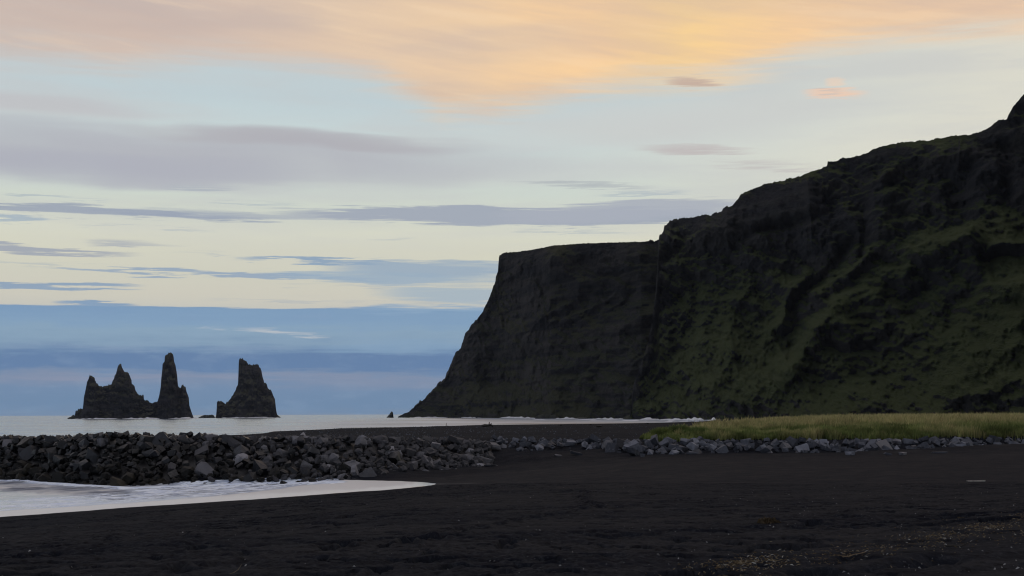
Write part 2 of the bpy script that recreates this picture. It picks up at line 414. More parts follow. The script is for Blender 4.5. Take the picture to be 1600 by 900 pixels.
def wash_material():
    m, N = mat('wave_wash')
    P = pos(N)
    fo = N.n('ShaderNodeAttribute', attribute_name='foam').outputs['Fac']
    sheen = N.n('ShaderNodeAttribute', attribute_name='sky_sheen').outputs['Fac']  # how strongly the reflected sky is painted in as pale colour
    a, _ = N.noise(N.vm('MULTIPLY', P, (0.8, 0.55, 0)), 1, 6, 0.72, 1.5)
    b, _ = N.noise(N.vm('MULTIPLY', P, (0.35, 0.6, 0)), 1, 3, 0.6)
    px_, py_, pz_ = N.sep(P)
    al = N.m('MULTIPLY_ADD', px_, 0.6, N.m('MULTIPLY', py_, 0.8)); ac = N.m('MULTIPLY_ADD', px_, -0.8, N.m('MULTIPLY', py_, 0.6))
    sk, _ = N.noise(N.comb(N.m('MULTIPLY', al, 0.22), N.m('MULTIPLY', ac, 1.1), 0.0), 1, 5, 0.65, 0.6)
    k = N.m('ADD', fo, N.m('MULTIPLY_ADD', a, 1.3, -0.65))
    k = N.m('ADD', k, N.m('MULTIPLY_ADD', sk, 1.6, -0.8))
    k = N.m('ADD', k, N.m('MULTIPLY_ADD', b, 0.8, -0.4))
    k = N.mr(k, 0.28, 0.66)
    sheen2 = N.m('MULTIPLY', sheen, N.mr(N.m('ADD', sk, N.mr(sheen, 0.5, 0.75, 0.0, 0.3)), 0.36, 0.58, 0.45, 1.0))
    k = N.m('MAXIMUM', k, sheen2)
    _, w1 = N.noise(N.vm('MULTIPLY', P, (0.9, 1.5, 0)), 1, 3, 0.6)
    wv = N.vm('MULTIPLY', N.vm('SUBTRACT', w1, (0.5, 0.5, 0.5)), (0.10, 0.14, 0))
    wv = N.vm('SCALE', wv, None, N.m('MULTIPLY_ADD', sheen, -1.5, 1.0))
    nrm = N.vm('NORMALIZE', N.vm('ADD', wv, (0, -0.05, 1)))
    film = N.n('ShaderNodeBsdfPrincipled'); film.inputs['Base Color'].default_value = (0.03, 0.032, 0.036, 1)
    film.inputs['Roughness'].default_value = 0.07; film.inputs['IOR'].default_value = 2.6
    N.put(film.inputs['Normal'], nrm)
    fm = N.n('ShaderNodeBsdfPrincipled')
    N.put(fm.inputs['Base Color'], N.mix(N.mr(a, 0.35, 0.6), (0.62, 0.72, 0.94, 1), (0.85, 0.92, 1.0, 1)))
    fc = N.mix(N.mr(fo, 0.42, 0.25), fm.inputs['Base Color'].links[0].from_socket, (0.60, 0.66, 0.80, 1)); N.put(fm.inputs['Base Color'], N.mix(N.mr(N.m('SUBTRACT', sheen, fo), 0.25, 0.6), fc, (0.94, 0.925, 0.895, 1)))  # sky reflection on film and water, with thin foam, painted as cream base colour
    fm.inputs['Roughness'].default_value = 0.6
    bm = N.n('ShaderNodeBump'); bm.inputs['Strength'].default_value = 0.6; bm.inputs['Distance'].default_value = 0.08
    N.put(bm.inputs['Height'], a); N.put(fm.inputs['Normal'], bm.outputs[0])
    mx = N.n('ShaderNodeMixShader'); N.put(mx.inputs[0], k)
    N.t.links.new(film.outputs[0], mx.inputs[1]); N.t.links.new(fm.outputs[0], mx.inputs[2])
    o = N.n('ShaderNodeOutputMaterial'); N.t.links.new(mx.outputs[0], o.inputs[0])
    return m

def plain_material(name, colr, rough=0.8, spec=0.3, var=0.35, scale=20):
    m, N = mat(name)
    a, _ = N.noise(N.n('ShaderNodeTexCoord').outputs['Object'], scale, 4, 0.6)
    d = tuple(v * (1 - var) for v in colr[:3]) + (1,)
    finish(N, N.mix(N.mr(a, 0.35, 0.65), d, colr), rough, spec, a, 0.5, 0.01)
    return m

def blade_material(name, through=0.0):
    m, N = mat(name)
    c = N.n('ShaderNodeAttribute', attribute_name='tint').outputs['Color']
    p = finish(N, c, 0.75, 0.15)
    if through:
        tr = N.n('ShaderNodeBsdfTranslucent'); N.put(tr.inputs[0], c)
        mx = N.n('ShaderNodeMixShader'); mx.inputs[0].default_value = through
        N.t.links.new(p.outputs[0], mx.inputs[1]); N.t.links.new(tr.outputs[0], mx.inputs[2])
        o = [n for n in m.node_tree.nodes if n.type == 'OUTPUT_MATERIAL'][0]; N.t.links.new(mx.outputs[0], o.inputs[0])
    return m

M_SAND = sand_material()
M_SEA = sea_material()
M_WASH = wash_material()
M_FAR = massif_material('headland_rock', (0.027, 0.027, 0.030, 1), (0.056, 0.051, 0.047, 1), (0.032, 0.038, 0.021, 1), (0.048, 0.050, 0.026, 1), 0.55)
M_NEAR = massif_material('mountain_turf', (0.031, 0.032, 0.036, 1), (0.051, 0.049, 0.047, 1), (0.040, 0.054, 0.021, 1), (0.080, 0.094, 0.038, 1), 0.40, 1.0, 0.85)
M_STACK = massif_material('stack_rock', (0.038, 0.040, 0.050, 1), (0.064, 0.062, 0.068, 1), (0.062, 0.067, 0.052, 1), (0.100, 0.098, 0.076, 1), 0.50, 1.6)  # rock colours lifted and blued, standing in for part of the haze
M_DARK = rock_material('wet_dark_basalt', (0.004, 0.004, 0.005, 1), (0.032, 0.034, 0.042, 1), (0.020, 0.017, 0.010, 1), 0.45, 0.4)
M_ALGA = rock_material('algae_covered_basalt', (0.005, 0.005, 0.005, 1), (0.030, 0.025, 0.016, 1), (0.030, 0.026, 0.012, 1), 0.7, 0.25)
M_MID = rock_material('weathered_basalt', (0.026, 0.025, 0.028, 1), (0.28, 0.27, 0.29, 1), (0.090, 0.080, 0.055, 1), skew=1.5)
M_GREY = rock_material('grey_basalt', (0.034, 0.037, 0.047, 1), (0.215, 0.222, 0.258, 1), (0.18, 0.18, 0.20, 1), skew=1.5)
M_FOAM = plain_material('sea_foam', (0.82, 0.84, 0.88, 1), 0.7, 0.2, 0.12, 0.3)
M_BLADE = blade_material('grass_blades', 0.4)
M_SCRAP = blade_material('scraps')
M_WOOD = plain_material('bleached_driftwood', (0.30, 0.28, 0.25, 1), 0.8, 0.2, 0.4, 8)
M_DKWOOD = plain_material('dark_driftwood', (0.030, 0.026, 0.022, 1))
M_WEED = plain_material('dried_seaweed', (0.085, 0.060, 0.032, 1), 0.7, 0.2, 0.5, 30)
M_SHELL = plain_material('pale_shell', (0.62, 0.62, 0.60, 1), 0.6, 0.3, 0.2, 30)

# ------------------------------------------------------------------ ground heights
PROF = [   # photograph column -> distance : height of the bare ground
    (-600, [(0, 3.7), (14, 3.6), (40, 1.8), (58, 0.3), (75, -0.6), (200, -2.5), (9000, -9)]),
    (-100, [(0, 3.7), (14, 3.7), (67, 0.26), (78, -0.05), (92, -0.4), (118, -0.8), (150, -1.5), (9000, -9)]),
    (0, [(0, 3.7), (14, 3.7), (70, 0.28), (80, 0.0), (92, -0.3), (118, -0.6), (150, -1.5), (9000, -9)]),
    (200, [(0, 3.7), (14, 3.7), (76, 0.35), (90, 0.02), (106, -0.1), (118, 0.0), (126, 1.6), (134, 0.8), (142, -0.8), (9000, -9)]),
    (330, [(0, 3.7), (14, 3.7), (81, 0.40), (94, 0.1), (106, 0.1), (114, 1.8), (124, 2.6), (190, 2.5), (215, 2.2), (245, -0.8), (9000, -9)]),
    (430, [(0, 3.7), (14, 3.7), (85, 0.45), (96, 0.25), (106, 0.2), (114, 2.0), (124, 2.8), (225, 2.6), (258, 2.3), (290, -0.8), (9000, -9)]),
    (530, [(0, 3.7), (14, 3.7), (90, 0.5), (100, 0.42), (106, 0.5), (114, 2.2), (124, 2.9), (260, 2.7), (300, 2.4), (330, -0.8), (9000, -9)]),
    (680, [(0, 3.7), (14, 3.7), (97, 0.6), (106, 0.75), (114, 1.05), (121, 2.5), (130, 3.1), (300, 2.7), (335, 2.45), (370, -0.8), (9000, -9)]),
    (760, [(0, 3.7), (14, 3.7), (92, 0.87), (108, 1.02), (117, 1.3), (122, 2.4), (130, 3.15), (330, 2.7), (360, 2.45), (400, -0.8), (9000, -9)]),
    (820, [(0, 3.7), (14, 3.7), (88, 1.05), (108, 1.25), (115, 1.5), (121, 2.35), (124, 2.6), (126.5, 3.15), (345, 2.7), (372, 2.45), (415, -0.8), (9000, -9)]),
    (900, [(0, 3.7), (14, 3.7), (85, 1.22), (108, 1.55), (115, 1.95), (120, 2.3), (124, 2.7), (126, 3.2), (150, 3.3), (360, 2.7), (388, 2.45), (430, -0.8), (9000, -9)]),
    (1000, [(0, 3.7), (14, 3.7), (80, 1.42), (105, 1.85), (114, 2.1), (117.5, 2.6), (119.5, 3.2), (150, 3.4), (300, 3.0), (410, 2.5), (460, -0.8), (9000, -9)]),
    (1130, [(0, 3.7), (14, 3.7), (77, 1.6), (104, 2.0), (113, 2.2), (116, 2.5), (118, 3.3), (130, 3.6), (160, 3.75), (300, 3.3), (580, 2.6), (680, -0.8), (9000, -9)]),
    (1300, [(0, 3.7), (14, 3.7), (77, 1.62), (104, 2.0), (113, 2.2), (116, 2.5), (118, 3.3), (130, 3.75), (170, 3.95), (400, 3.8), (820, 3.5), (1000, 3.0), (9000, 3)]),
    (1450, [(0, 3.7), (14, 3.75), (74, 1.8), (106, 2.15), (117, 2.4), (119.5, 2.7), (122, 3.4), (133, 3.8), (175, 4.0), (400, 3.9), (900, 3.7), (9000, 4)]),
    (1600, [(0, 3.7), (14, 3.8), (72, 2.0), (110, 2.4), (121, 2.65), (123.5, 2.9), (126, 3.55), (136, 3.9), (180, 4.1), (400, 3.95), (900, 3.8), (9000, 4)]),
    (2200, [(0, 3.7), (14, 3.9), (72, 2.4), (110, 2.8), (125, 3.6), (180, 4.4), (900, 4), (9000, 4)]),
]
LOGY = np.linspace(math.log(4), math.log(9000), 1800)
_tab = []
for px, pr in PROF:
    yy, zz = zip(*pr)
    _tab.append(np.interp(np.exp(LOGY), yy, zz))
_tab = np.array(_tab)
_ker = np.array([1, 2, 3, 2, 1]) / 9.0
for i in range(len(_tab)):
    pad = np.pad(_tab[i], 2, mode='edge'); _tab[i] = np.convolve(pad, _ker, 'valid')
_pu = np.array([p for p, _ in PROF], float)

def zbase(x, y):
    x = np.asarray(x, float); y = np.asarray(y, float)
    yc = np.clip(y, 4, 8999)
    pxv = np.clip(800 + F * x / np.maximum(y, 9.0), _pu[0], _pu[-1] - 1e-3)
    i = np.clip(np.searchsorted(_pu, pxv, side='right') - 1, 0, len(_pu) - 2)
    t = (pxv - _pu[i]) / (_pu[i + 1] - _pu[i]); t = t * t * (3 - 2 * t) * 0.5 + t * 0.5
    j = (np.log(yc) - LOGY[0]) / (LOGY[1] - LOGY[0]); j0 = np.clip(np.floor(j).astype(int), 0, len(LOGY) - 2); f = j - j0
    a = _tab[i, j0] * (1 - f) + _tab[i, j0 + 1] * f
    b = _tab[i + 1, j0] * (1 - f) + _tab[i + 1, j0 + 1] * f
    return a * (1 - t) + b * t

toe2 = [(772, 699, 121), (800, 699, 121), (860, 702, 120), (930, 703, 119.5), (985, 709, 114), (1060, 707, 113), (1180, 707, 113), (1300, 709, 113), (1350, 708, 114), (1450, 704, 117), (1600, 698, 121), (1750, 693, 126), (1900, 690, 131)]
crest2 = [(772, 684, 3.5), (900, 685, 3.2), (985, 686, 3.2), (1100, 686, 3.2), (1300, 687, 3.2), (1450, 686, 3.2), (1600, 685, 3.2), (1900, 680, 3.2)]
_t2 = np.array(toe2, float); _c2 = np.array(crest2, float)
_bp = np.linspace(772, 1890, 120)
_bt = np.interp(_bp, _t2[:, 0], _t2[:, 2]); _bc = _bt + np.interp(_bp, _c2[:, 0], _c2[:, 2])
def _lvl(pxs, pys, ys):
    hx, hy, t = ray(pxs, pys); return CAMZ + ys / hy * t
_bz0 = _lvl(_bp, np.interp(_bp, _t2[:, 0], _t2[:, 1]), _bt); _bz1 = _lvl(_bp, np.interp(_bp, _c2[:, 0], _c2[:, 1]), _bc)
_zraw = zbase
def zbase(x, y):
    """bare ground, dug out where the low boulder line stands"""
    z = _zraw(x, y); x = np.asarray(x, float); y = np.asarray(y, float)
    px = 800 + F * x / np.maximum(y, 9.0)
    t0 = np.interp(px, _bp, _bt); t1 = np.interp(px, _bp, _bc); f = (y - t0) / (t1 - t0)
    zr = np.interp(px, _bp, _bz0) + (np.interp(px, _bp, _bz1) - np.interp(px, _bp, _bz0)) * np.clip(f, 0, 1) - 0.32
    on = (px > 768) & (px < 1890) & (f > 0.05) & (f < 1.25)
    w = np.where(on, np.minimum(1, np.minimum((f - 0.05) / 0.2, (1.25 - f) / 0.15)), 0)
    return z + np.minimum(zr - z, 0) * w

def hit(px, py, lift=0.0):
    """where a sight line meets the bare ground"""
    hx, hy, t = ray([px], [py])
    s = np.exp(np.linspace(math.log(9), math.log(2000), 6000))
    d = CAMZ + s * t[0] - lift - zbase(s * hx[0], s * hy[0])
    k = np.argmax(d < 0)
    if k == 0: k = 1
    f = d[k - 1] / (d[k - 1] - d[k] + 1e-12)
    r = s[k - 1] + (s[k] - s[k - 1]) * f
    return np.array([r * hx[0], r * hy[0], CAMZ + r * t[0] - lift])

# water line in the photograph
WL_PX = np.array([-260, -120, 0, 100, 200, 300, 400, 500, 560, 600, 640, 665, 682])
WL_PY = np.array([827, 817, 808, 800.5, 793, 786, 780, 772.5, 768, 765.5, 762, 759.5, 756.5])
wl = np.array([hit(a, b) for a, b in zip(WL_PX, WL_PY)])
line_px = np.array([682, 760, 900, 1050, 1200, 1400, 1600, 1900]); line_py = np.array([757, 757, 755.5, 756, 758, 757, 754, 750])
ln = np.array([hit(a, b) for a, b in zip(line_px, line_py)])
def yline(x, y):
    """distance of the limit between the trodden slope and the smooth wet sand, per sight direction"""
    u = x / np.maximum(y, 9.0)
    allp = np.vstack([wl, ln[1:]])
    return np.interp(u, allp[:, 0] / allp[:, 1], allp[:, 1])

def px_ground(x, y, z):
    """photograph position of world points"""
    d = np.stack([x, y, z - CAMZ], -1)
    fz = d @ _f
    return 800 + F * (d @ _r) / fz, 450 - F * (d @ _u) / fz

# foot prints: trails in photograph coordinates
trails = [([(906, 766), (911, 772), (914, 779), (921, 786), (931, 791)], 0.75, 0.20),
          ([(931, 792), (900, 796), (870, 802), (840, 808), (800, 815), (740, 826), (680, 838), (600, 853)], 0.8, 0.14),
          ([(915, 768), (935, 769), (960, 770), (990, 771), (1030, 773)], 0.6, 0.12),
          ([(985, 760), (1015, 763), (1060, 765)], 0.6, 0.12),
          ([(935, 794), (990, 789), (1040, 784), (1075, 778)], 0.65, 0.10),
          ([(60, 835), (160, 826), (260, 818), (330, 814)], 0.9, 0.10),
          ([(20, 862), (120, 852), (230, 845), (360, 838)], 0.9, 0.10),
          ([(250, 893), (330, 880), (420, 872)], 0.8, 0.10)]
prints = []
for pts, step, dep in trails:
    w3 = np.array([hit(a, b) for a, b in pts])
    L = np.concatenate([[0], np.cumsum(np.hypot(*np.diff(w3[:, :2], axis=0).T))])
    s = np.arange(0, L[-1], step)
    side = np.where(np.arange(len(s)) % 2 == 0, 0.13, -0.13)
    xs = np.interp(s, L, w3[:, 0]) + side + rng.normal(0, 0.05, len(s)); ys = np.interp(s, L, w3[:, 1]) + rng.normal(0, 0.08, len(s))
    for a, b in zip(xs, ys): prints.append((a, b, 1.5 * dep * rng.uniform(0.7, 1.2), rng.uniform(0.09, 0.14), rng.uniform(0.26, 0.38)))
for k in range(420):      # scattered old prints on the trodden slope
    yv = rng.uniform(16, 78); xv = rng.uniform(-0.40, 0.30) * yv
    prints.append((xv, yv, rng.uniform(0.03, 0.09), rng.uniform(0.10, 0.22), rng.uniform(0.15, 0.35)))
grooves = [([(1320, 893), (1430, 884), (1480, 872), (1600, 853)], 0.16, 0.30), ([(1500, 893), (1600, 882)], 0.12, 0.28), ([(1230, 897), (1380, 888)], 0.10, 0.25),
           ([(1360, 853), (1385, 851)], 0.08, 0.2), ([(1440, 788), (1460, 786)], 0.10, 0.5), ([(1080, 838), (1200, 826), (1330, 815), (1450, 806)], 0.06, 0.5),
           ([(700, 862), (850, 848), (1000, 832), (1060, 822)], 0.08, 0.5), ([(1060, 758), (1200, 757), (1330, 756)], 0.10, 0.9), ([(0, 834), (200, 819), (420, 800)], 0.07, 0.7)]

def detail(x, y):
    """small relief of the trodden beach, and how wet and smooth it is"""
    yl = yline(x, y)
    trod = 1 - sstep(-2.0, 0.5, y - yl)
    near = sstep(4, 9, y)
    c, s = math.cos(math.radians(38)), math.sin(math.radians(38))
    a = x * c + y * s; b = -x * s + y * c
    z = 0.12 * fbm(x / 9, y / 14, 3, 3)
    z = z + 0.085 * fbm(a / 3.0, b / 0.8, 4, 11, 0.6)
    dn = fbm(x / 0.55, y / 0.75, 3, 21, 0.55)
    z = z - 0.15 * sstep(0.10, 0.21, dn)
    z = z + 0.05 * fbm(x / 0.16, y / 0.22, 3, 31)
    smooth = 0.05 * fbm(a / 6, b / 2.0, 3, 41) + 0.02 * fbm(x / 0.8, y / 1.2, 3, 43)
    pile = 0.10 * sstep(-6, -0.6, y - yl) * (1 - sstep(-0.6, 0.6, y - yl)) * sstep(-0.05, 0.02, x / np.maximum(y, 9))
    z = z * (0.35 + 0.9 * sstep(-0.12, 0.15, fbm(x / 7, y / 16, 3, 95)))
    out = (z * trod * (0.45 + 0.55 * sstep(0, 6, yl - y)) + smooth * (1 - trod) * (1 - sstep(112, 118, y)) + pile) * near
    out = out + (1 - sstep(112, 116, 230 - y)) * 0.18 * fbm(x / 12, y / 20, 3, 51)
    wet = (1 - trod) * (1 - sstep(104, 112, y))
    return out, wet

def ground_xy(x, y):
    return zbase(x, y) + detail(x, y)[0]

# ------------------------------------------------------------------ ground sheet
def ground():
    d2r = math.pi / 180
    azs = np.concatenate([np.linspace(-180, -26, 50, endpoint=False), np.linspace(-26, 26, 860), np.linspace(26, 180, 51)[1:]]) * d2r
    q = np.linspace(12 ** -0.5, 108 ** -0.5, 700) ** -2
    rs = np.concatenate([np.linspace(0.3, 12, 14, endpoint=False), q, np.linspace(108, 140, 50)[1:], np.exp(np.linspace(math.log(140), math.log(800), 70))[1:], np.exp(np.linspace(math.log(800), math.log(9500), 24))[1:]])
    R, A = np.meshgrid(rs, azs, indexing='ij')
    x = R * np.sin(A); y = R * np.cos(A)
    z = zbase(x, y)
    dz, wet = detail(x, y)
    front = (np.abs(A) < 40 * d2r)
    dz = np.where(front, dz, 0)
    # prints and grooves
    def dent(cx, cy, dep, rx, ry):
        a0 = math.atan2(cx, cy); r0 = math.hypot(cx, cy); pad = 3.2
        i0, i1 = np.searchsorted(rs, [r0 - ry * pad, r0 + ry * pad]); j0, j1 = np.searchsorted(azs, [a0 - rx * pad / r0, a0 + rx * pad / r0])
        if i1 <= i0 or j1 <= j0: return
        dx = (x[i0:i1, j0:j1] - cx) / rx; dy = (y[i0:i1, j0:j1] - cy) / ry
        d2 = dx * dx + dy * dy
        dz[i0:i1, j0:j1] += -dep * np.exp(-d2 * 0.9) + dep * 0.2 * np.exp(-((np.sqrt(d2) - 1.7) ** 2) * 3)
    for p in prints: dent(*p)
    for pts, dep, wdt in grooves:
        w3 = np.array([hit(a, b) for a, b in pts])
        L = np.concatenate([[0], np.cumsum(np.hypot(*np.diff(w3[:, :2], axis=0).T))])
        for s in np.arange(0, L[-1], wdt * 0.8):
            e = min(1, 3 * s / L[-1], 3 * (L[-1] - s) / L[-1])
            dent(np.interp(s, L, w3[:, 0]) + rng.normal(0, wdt * 0.3), np.interp(s, L, w3[:, 1]) + rng.normal(0, wdt * 0.3), dep * 0.55 * e * rng.uniform(0.5, 1.3), wdt * 1.1, wdt)
    P = np.stack([x, y, z + dz], -1)
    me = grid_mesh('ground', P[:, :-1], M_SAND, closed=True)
    attr(me, 'wet', wet[:, :-1])
    yl = yline(x, y); uu = 800 + F * x / np.maximum(y, 9)
    sheen_line = np.exp(-((y - yl - 0.3) / np.where(y > yl, 1.3, 0.5)) ** 2) * np.interp(uu, [620, 690, 800, 920, 1000, 1250, 1400], [0, 1, 0.7, 0.45, 0.1, 0.12, 0]) * (0.5 + vn2(x / 1.5, y / 2, 91)) * front
    attr(me, 'sheen_line', np.clip(sheen_line, 0, 1)[:, :-1])  # mask of the painted wet sheen
    link('ground', me, kind='structure')

ground()

# ------------------------------------------------------------------ sea
def sea():
    azs = np.radians(np.linspace(-100, 60, 260))
    rs = np.exp(np.linspace(math.log(60), math.log(9000), 220))
    R, A = np.meshgrid(rs, azs, indexing='ij')
    x = R * np.sin(A); y = R * np.cos(A)
    z = 0.16 * fbm(x / 26, y / 9, 3, 61) * sstep(130, 200, R)
    pxs = 800 + F * x / np.maximum(y, 1.0)
    shore = np.interp(pxs, [330, 430, 530, 680, 760, 900, 1000, 1130, 1250], [230, 270, 310, 350, 375, 405, 430, 620, 900])
    sf = np.where((y > 0) & (pxs > 200) & (pxs < 1250), sstep(2300, 60, y - shore) * np.interp(pxs, [330, 480, 600, 750, 1000], [0.2, 0.4, 0.75, 0.95, 1.0]), 0.15) + np.where(R < 2500, 0.13, 0.0)
    me = grid_mesh('sea', np.stack([x, y, z], -1), M_SEA); attr(me, 'surf', sf)
    link('sea', me, kind='structure')
sea()

# wash running up the beach in front of the rocks
def wash():
    pxs = np.linspace(-220, 681, 380)
    top_px = np.array([-220, 0, 90, 180, 260, 400, 500, 540, 600, 650, 682]); top_py = np.array([738, 743, 749, 756.5, 754.5, 748, 746, 750.5, 751.5, 753, 756])
    wy = np.interp(pxs, WL_PX, WL_PY); ty = np.interp(pxs, top_px, top_py)
    ty = np.minimum(ty, wy - 0.3)
    T = np.concatenate([np.linspace(0, 0.3, 50, endpoint=False), np.linspace(0.3, 1, 110)])
    PXg = np.repeat(pxs[None], len(T), 0); 
    lo = np.array([hit(a, b) for a, b in zip(pxs, wy)]); hi = np.array([hit(a, b) for a, b in zip(pxs, ty)])
    for k in range(len(hi)):
        if hi[k, 2] < 0.0:     # over open water: take the level of the sea
            hx, hy, t = ray([pxs[k]], [ty[k]]); r = (0.03 - CAMZ) / t[0]; hi[k] = (r * hx[0], r * hy[0], 0.03)
    edge = 0.7 * fbm(lo[:, 0] / 4.0, lo[:, 1] * 0, 3, 71)
    lo[:, 1] += edge; lo[:, 0] += edge * 0.3
    x = lo[None, :, 0] * (1 - T[:, None]) + hi[None, :, 0] * T[:, None]
    y = lo[None, :, 1] * (1 - T[:, None]) + hi[None, :, 1] * T[:, None]
    g = ground_xy(x, y)
    z = np.maximum(g + 0.02, 0.04 + 0.0 * g)
    px, py = px_ground(x, y, z)
    wyg = np.interp(px, WL_PX, WL_PY)
    f1 = np.interp(px, [-220, 0, 150, 300, 400, 460, 520, 545, 690], [818, 797.5, 788, 778, 768.5, 761, 754, 748, 740])     # film / foam
    f2 = np.interp(px, [-220, 0, 100, 200, 270, 300], [795, 781, 777, 768, 758, 700])                             # foam / water
    f1 = f1 + 9.0 * fbm(x / 4.0, y / 7.0, 5, 73, 0.62)
    foam = sstep(-3.0, 3.0, f1 - py) * (0.16 + 0.38 * sstep(-4, 4, py - f2))
    cr_py = np.interp(px, [-220, 0, 90, 200, 260, 400, 540], [744, 748.5, 755, 762.5, 760, 754, 751.5])
    crest = np.exp(-((py - cr_py - 2.5 - 3 * fbm(x / 2.5, y * 0, 2, 77)) / 2.6) ** 2) * sstep(560, 520, px)
    foam = np.maximum(foam, crest * 0.8)
    z = z + foam * (0.05 + 0.10 * fbm(x / 0.9, y / 1.4, 4, 75)) + crest * (0.04 + 0.25 * np.maximum(0, fbm(x / 1.6, y / 3, 3, 79)))
    z = np.where(T[:, None] == 0, g - 0.02, z)
    fil = sstep(4.5, -2.5, f1 - py)
    me = grid_mesh('wave_wash', np.stack([x, y, z], -1), M_WASH)
    attr(me, 'foam', foam); attr(me, 'sky_sheen', 0.78 * fil * np.interp(px, [560, 640, 682], [1, 0.9, 0.35]) + (0.56 + 0.7 * fbm(x / 2.2, y / 4.5, 5, 83, 0.65)) * (1 - fil))  # paleness standing in for sky mirrored by the film and shallow water
    link('wave_wash', me, kind='structure')
wash()

# ------------------------------------------------------------------ mountains
def massif(name, sil, base, k, prof, mat_, disp, seed, step=1.0, rows=150, green=None, back=500):
    sx, sy = np.array(sil, float).T
    pxs = np.arange(sx[0], sx[-1], step)
    pys = np.interp(pxs, sx, sy); jit = 7.0 * fbm(pxs / 7, pxs * 0, 4, seed + 900, 0.7) * np.clip((pxs - sx[0]) / 20, 0, 1) * np.interp(pxs, [760, 790, 800, 1010, 1020, 1050, 1100], [1, 0.6, 0.25, 0.25, 1, 0.8, 0.55]) + 2.0 * (_hash(np.floor(pxs / 2.6).astype(np.int64), 0 * pxs.astype(np.int64), 0, seed + 77) - 0.5) * np.interp(pxs, [632, 650, 770, 790, 1010, 1020, 1050, 1100], [0, 1, 1, 0.2, 0.2, 1, 0.8, 0.35])
    hx, hy, t = ray(pxs, pys)
    Db = np.interp(pxs, *np.array(base, float).T)
    H = np.full(len(pxs), 100.0)
    kk = np.interp(pxs, *np.array(k, float).T) if not np.isscalar(k) else np.full(len(pxs), k)
    for _ in range(12):
        Hs = np.convolve(np.pad(H, 25, mode='edge'), np.ones(51) / 51, 'valid')
        Dc = Db + kk * np.maximum(np.minimum(H * 1.4, Hs), 2); H = np.maximum(CAMZ + Dc * t, 1.0)
    s = np.concatenate([[0], np.cumsum(np.hypot(np.diff(Db * hx), np.diff(Db * hy)))])
    T = np.linspace(0, 1, rows)
    g = np.interp(T, *np.array(prof, float).T)
    Zr = T[:, None] * H[None]
    Dr = Db[None] + (Dc - Db)[None] * g[:, None]
    S = np.repeat(s[None], rows, 0)
    d, gr = disp(S, Zr, T[:, None] + 0 * S, np.repeat(pxs[None], rows, 0), H[None] + 0 * S)
    mask = np.clip(np.minimum(1, (1 - T) / 0.10 + 0.12), 0, 1)[:, None]
    ends = np.clip(H / 60, 0.1, 1)[None]
    Dr = Dr - d * mask * ends
    Dr[0] = np.minimum(Dr[0], Dr[1]) - 2
    jit = jit + 3.2 * (_hash(np.floor(pxs / 8.3).astype(np.int64), 0 * pxs.astype(np.int64), 0, seed + 55) - 0.5) * np.interp(pxs, [632, 660, 770, 785, 1015, 1025, 1300, 1360, 1500, 1530], [0, 1, 1, 0, 0, 1, 0.7, 0.3, 0.3, 1])
    Zr = Zr - (jit * Dc / F)[None] * (T ** 14)[:, None]
    t = t - jit / F; H = np.maximum(H - jit * Dc / F, 0.8)
    P = np.stack([Dr * hx, Dr * hy, Zr], -1)
    P[0, :, 2] = -4
    # plateau and far side
    tail = []; gt = []
    for add, fz in ((12, 1.0), (40, 1.0), (back * 0.4, 0.97), (back * 0.8, 0.75), (back * 1.6, 0.0)):
        f = np.clip(H / 120, 0.05, 1)
        Da = Dr[-1] + add * f
        zz = np.minimum(H * fz, CAMZ + Da * t - 0.012 * add * f) - (5 if fz == 0 else 0)
        tail.append(np.stack([Da * hx, Da * hy, zz], -1)); gt.append(np.full(len(pxs), 0.5))
    P = np.concatenate([P, np.array(tail)]); gr = np.concatenate([gr, np.array(gt)])
    me = grid_mesh(name, P, mat_)
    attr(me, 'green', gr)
    return link(name, me, kind='structure')

far_sil = [(622, 651), (632, 646), (640, 642), (643, 640), (648, 634), (660, 624), (672, 613), (682, 603), (686, 597), (693, 592), (700, 580), (704, 568), (712, 553), (720, 546), (722, 538), (727, 522), (734, 512), (743, 500),
           (752, 490), (757, 481), (763, 470), (770, 452), (774, 440), (775, 430), (778, 422), (779.2, 405), (780, 399), (784, 397), (800, 394), (830, 391), (860, 385), (900, 381), (920, 380), (1000, 378), (1018, 376), (1050, 375), (1080, 380), (1110, 400), (1140, 470)]
def far_disp(S, Z, T, px, H):
    S = S / 2.3
    but = ridged(S / 95 + 1.6 * fbm(Z / 70, S / 90, 3, 5), Z / 150, 3, 101, 0.5)
    d = 62 * (but - 0.6)
    d = d + 60 * fbm(S / 40 + Z / 120, Z / 46, 4, 111, 0.6) + 26 * fbm(S / 12, Z / 11, 4, 121, 0.65)
    d = d + 18 * fbm(S / 130, Z / 10, 3, 131)                       # ledges
    d = d + 10 * sstep(0.80, 0.95, T) * 0.5
    gr = 0.28 * (1 - sstep(0.1, 0.6, T)) + 0.6 * fbm(S / 70, Z / 60, 4, 141) + 0.10
    gr = gr + 0.35 * sstep(0.985, 1.0, T)
    return d, gr
massif('headland', far_sil, [(622, 1930), (700, 1840), (780, 1640), (860, 1430), (1000, 1290), (1140, 1300)], 0.62,
       [(0, 0), (0.25, 0.42), (0.5, 0.68), (0.75, 0.88), (1, 1.0)], M_FAR, far_disp, 1, 0.8, 170)

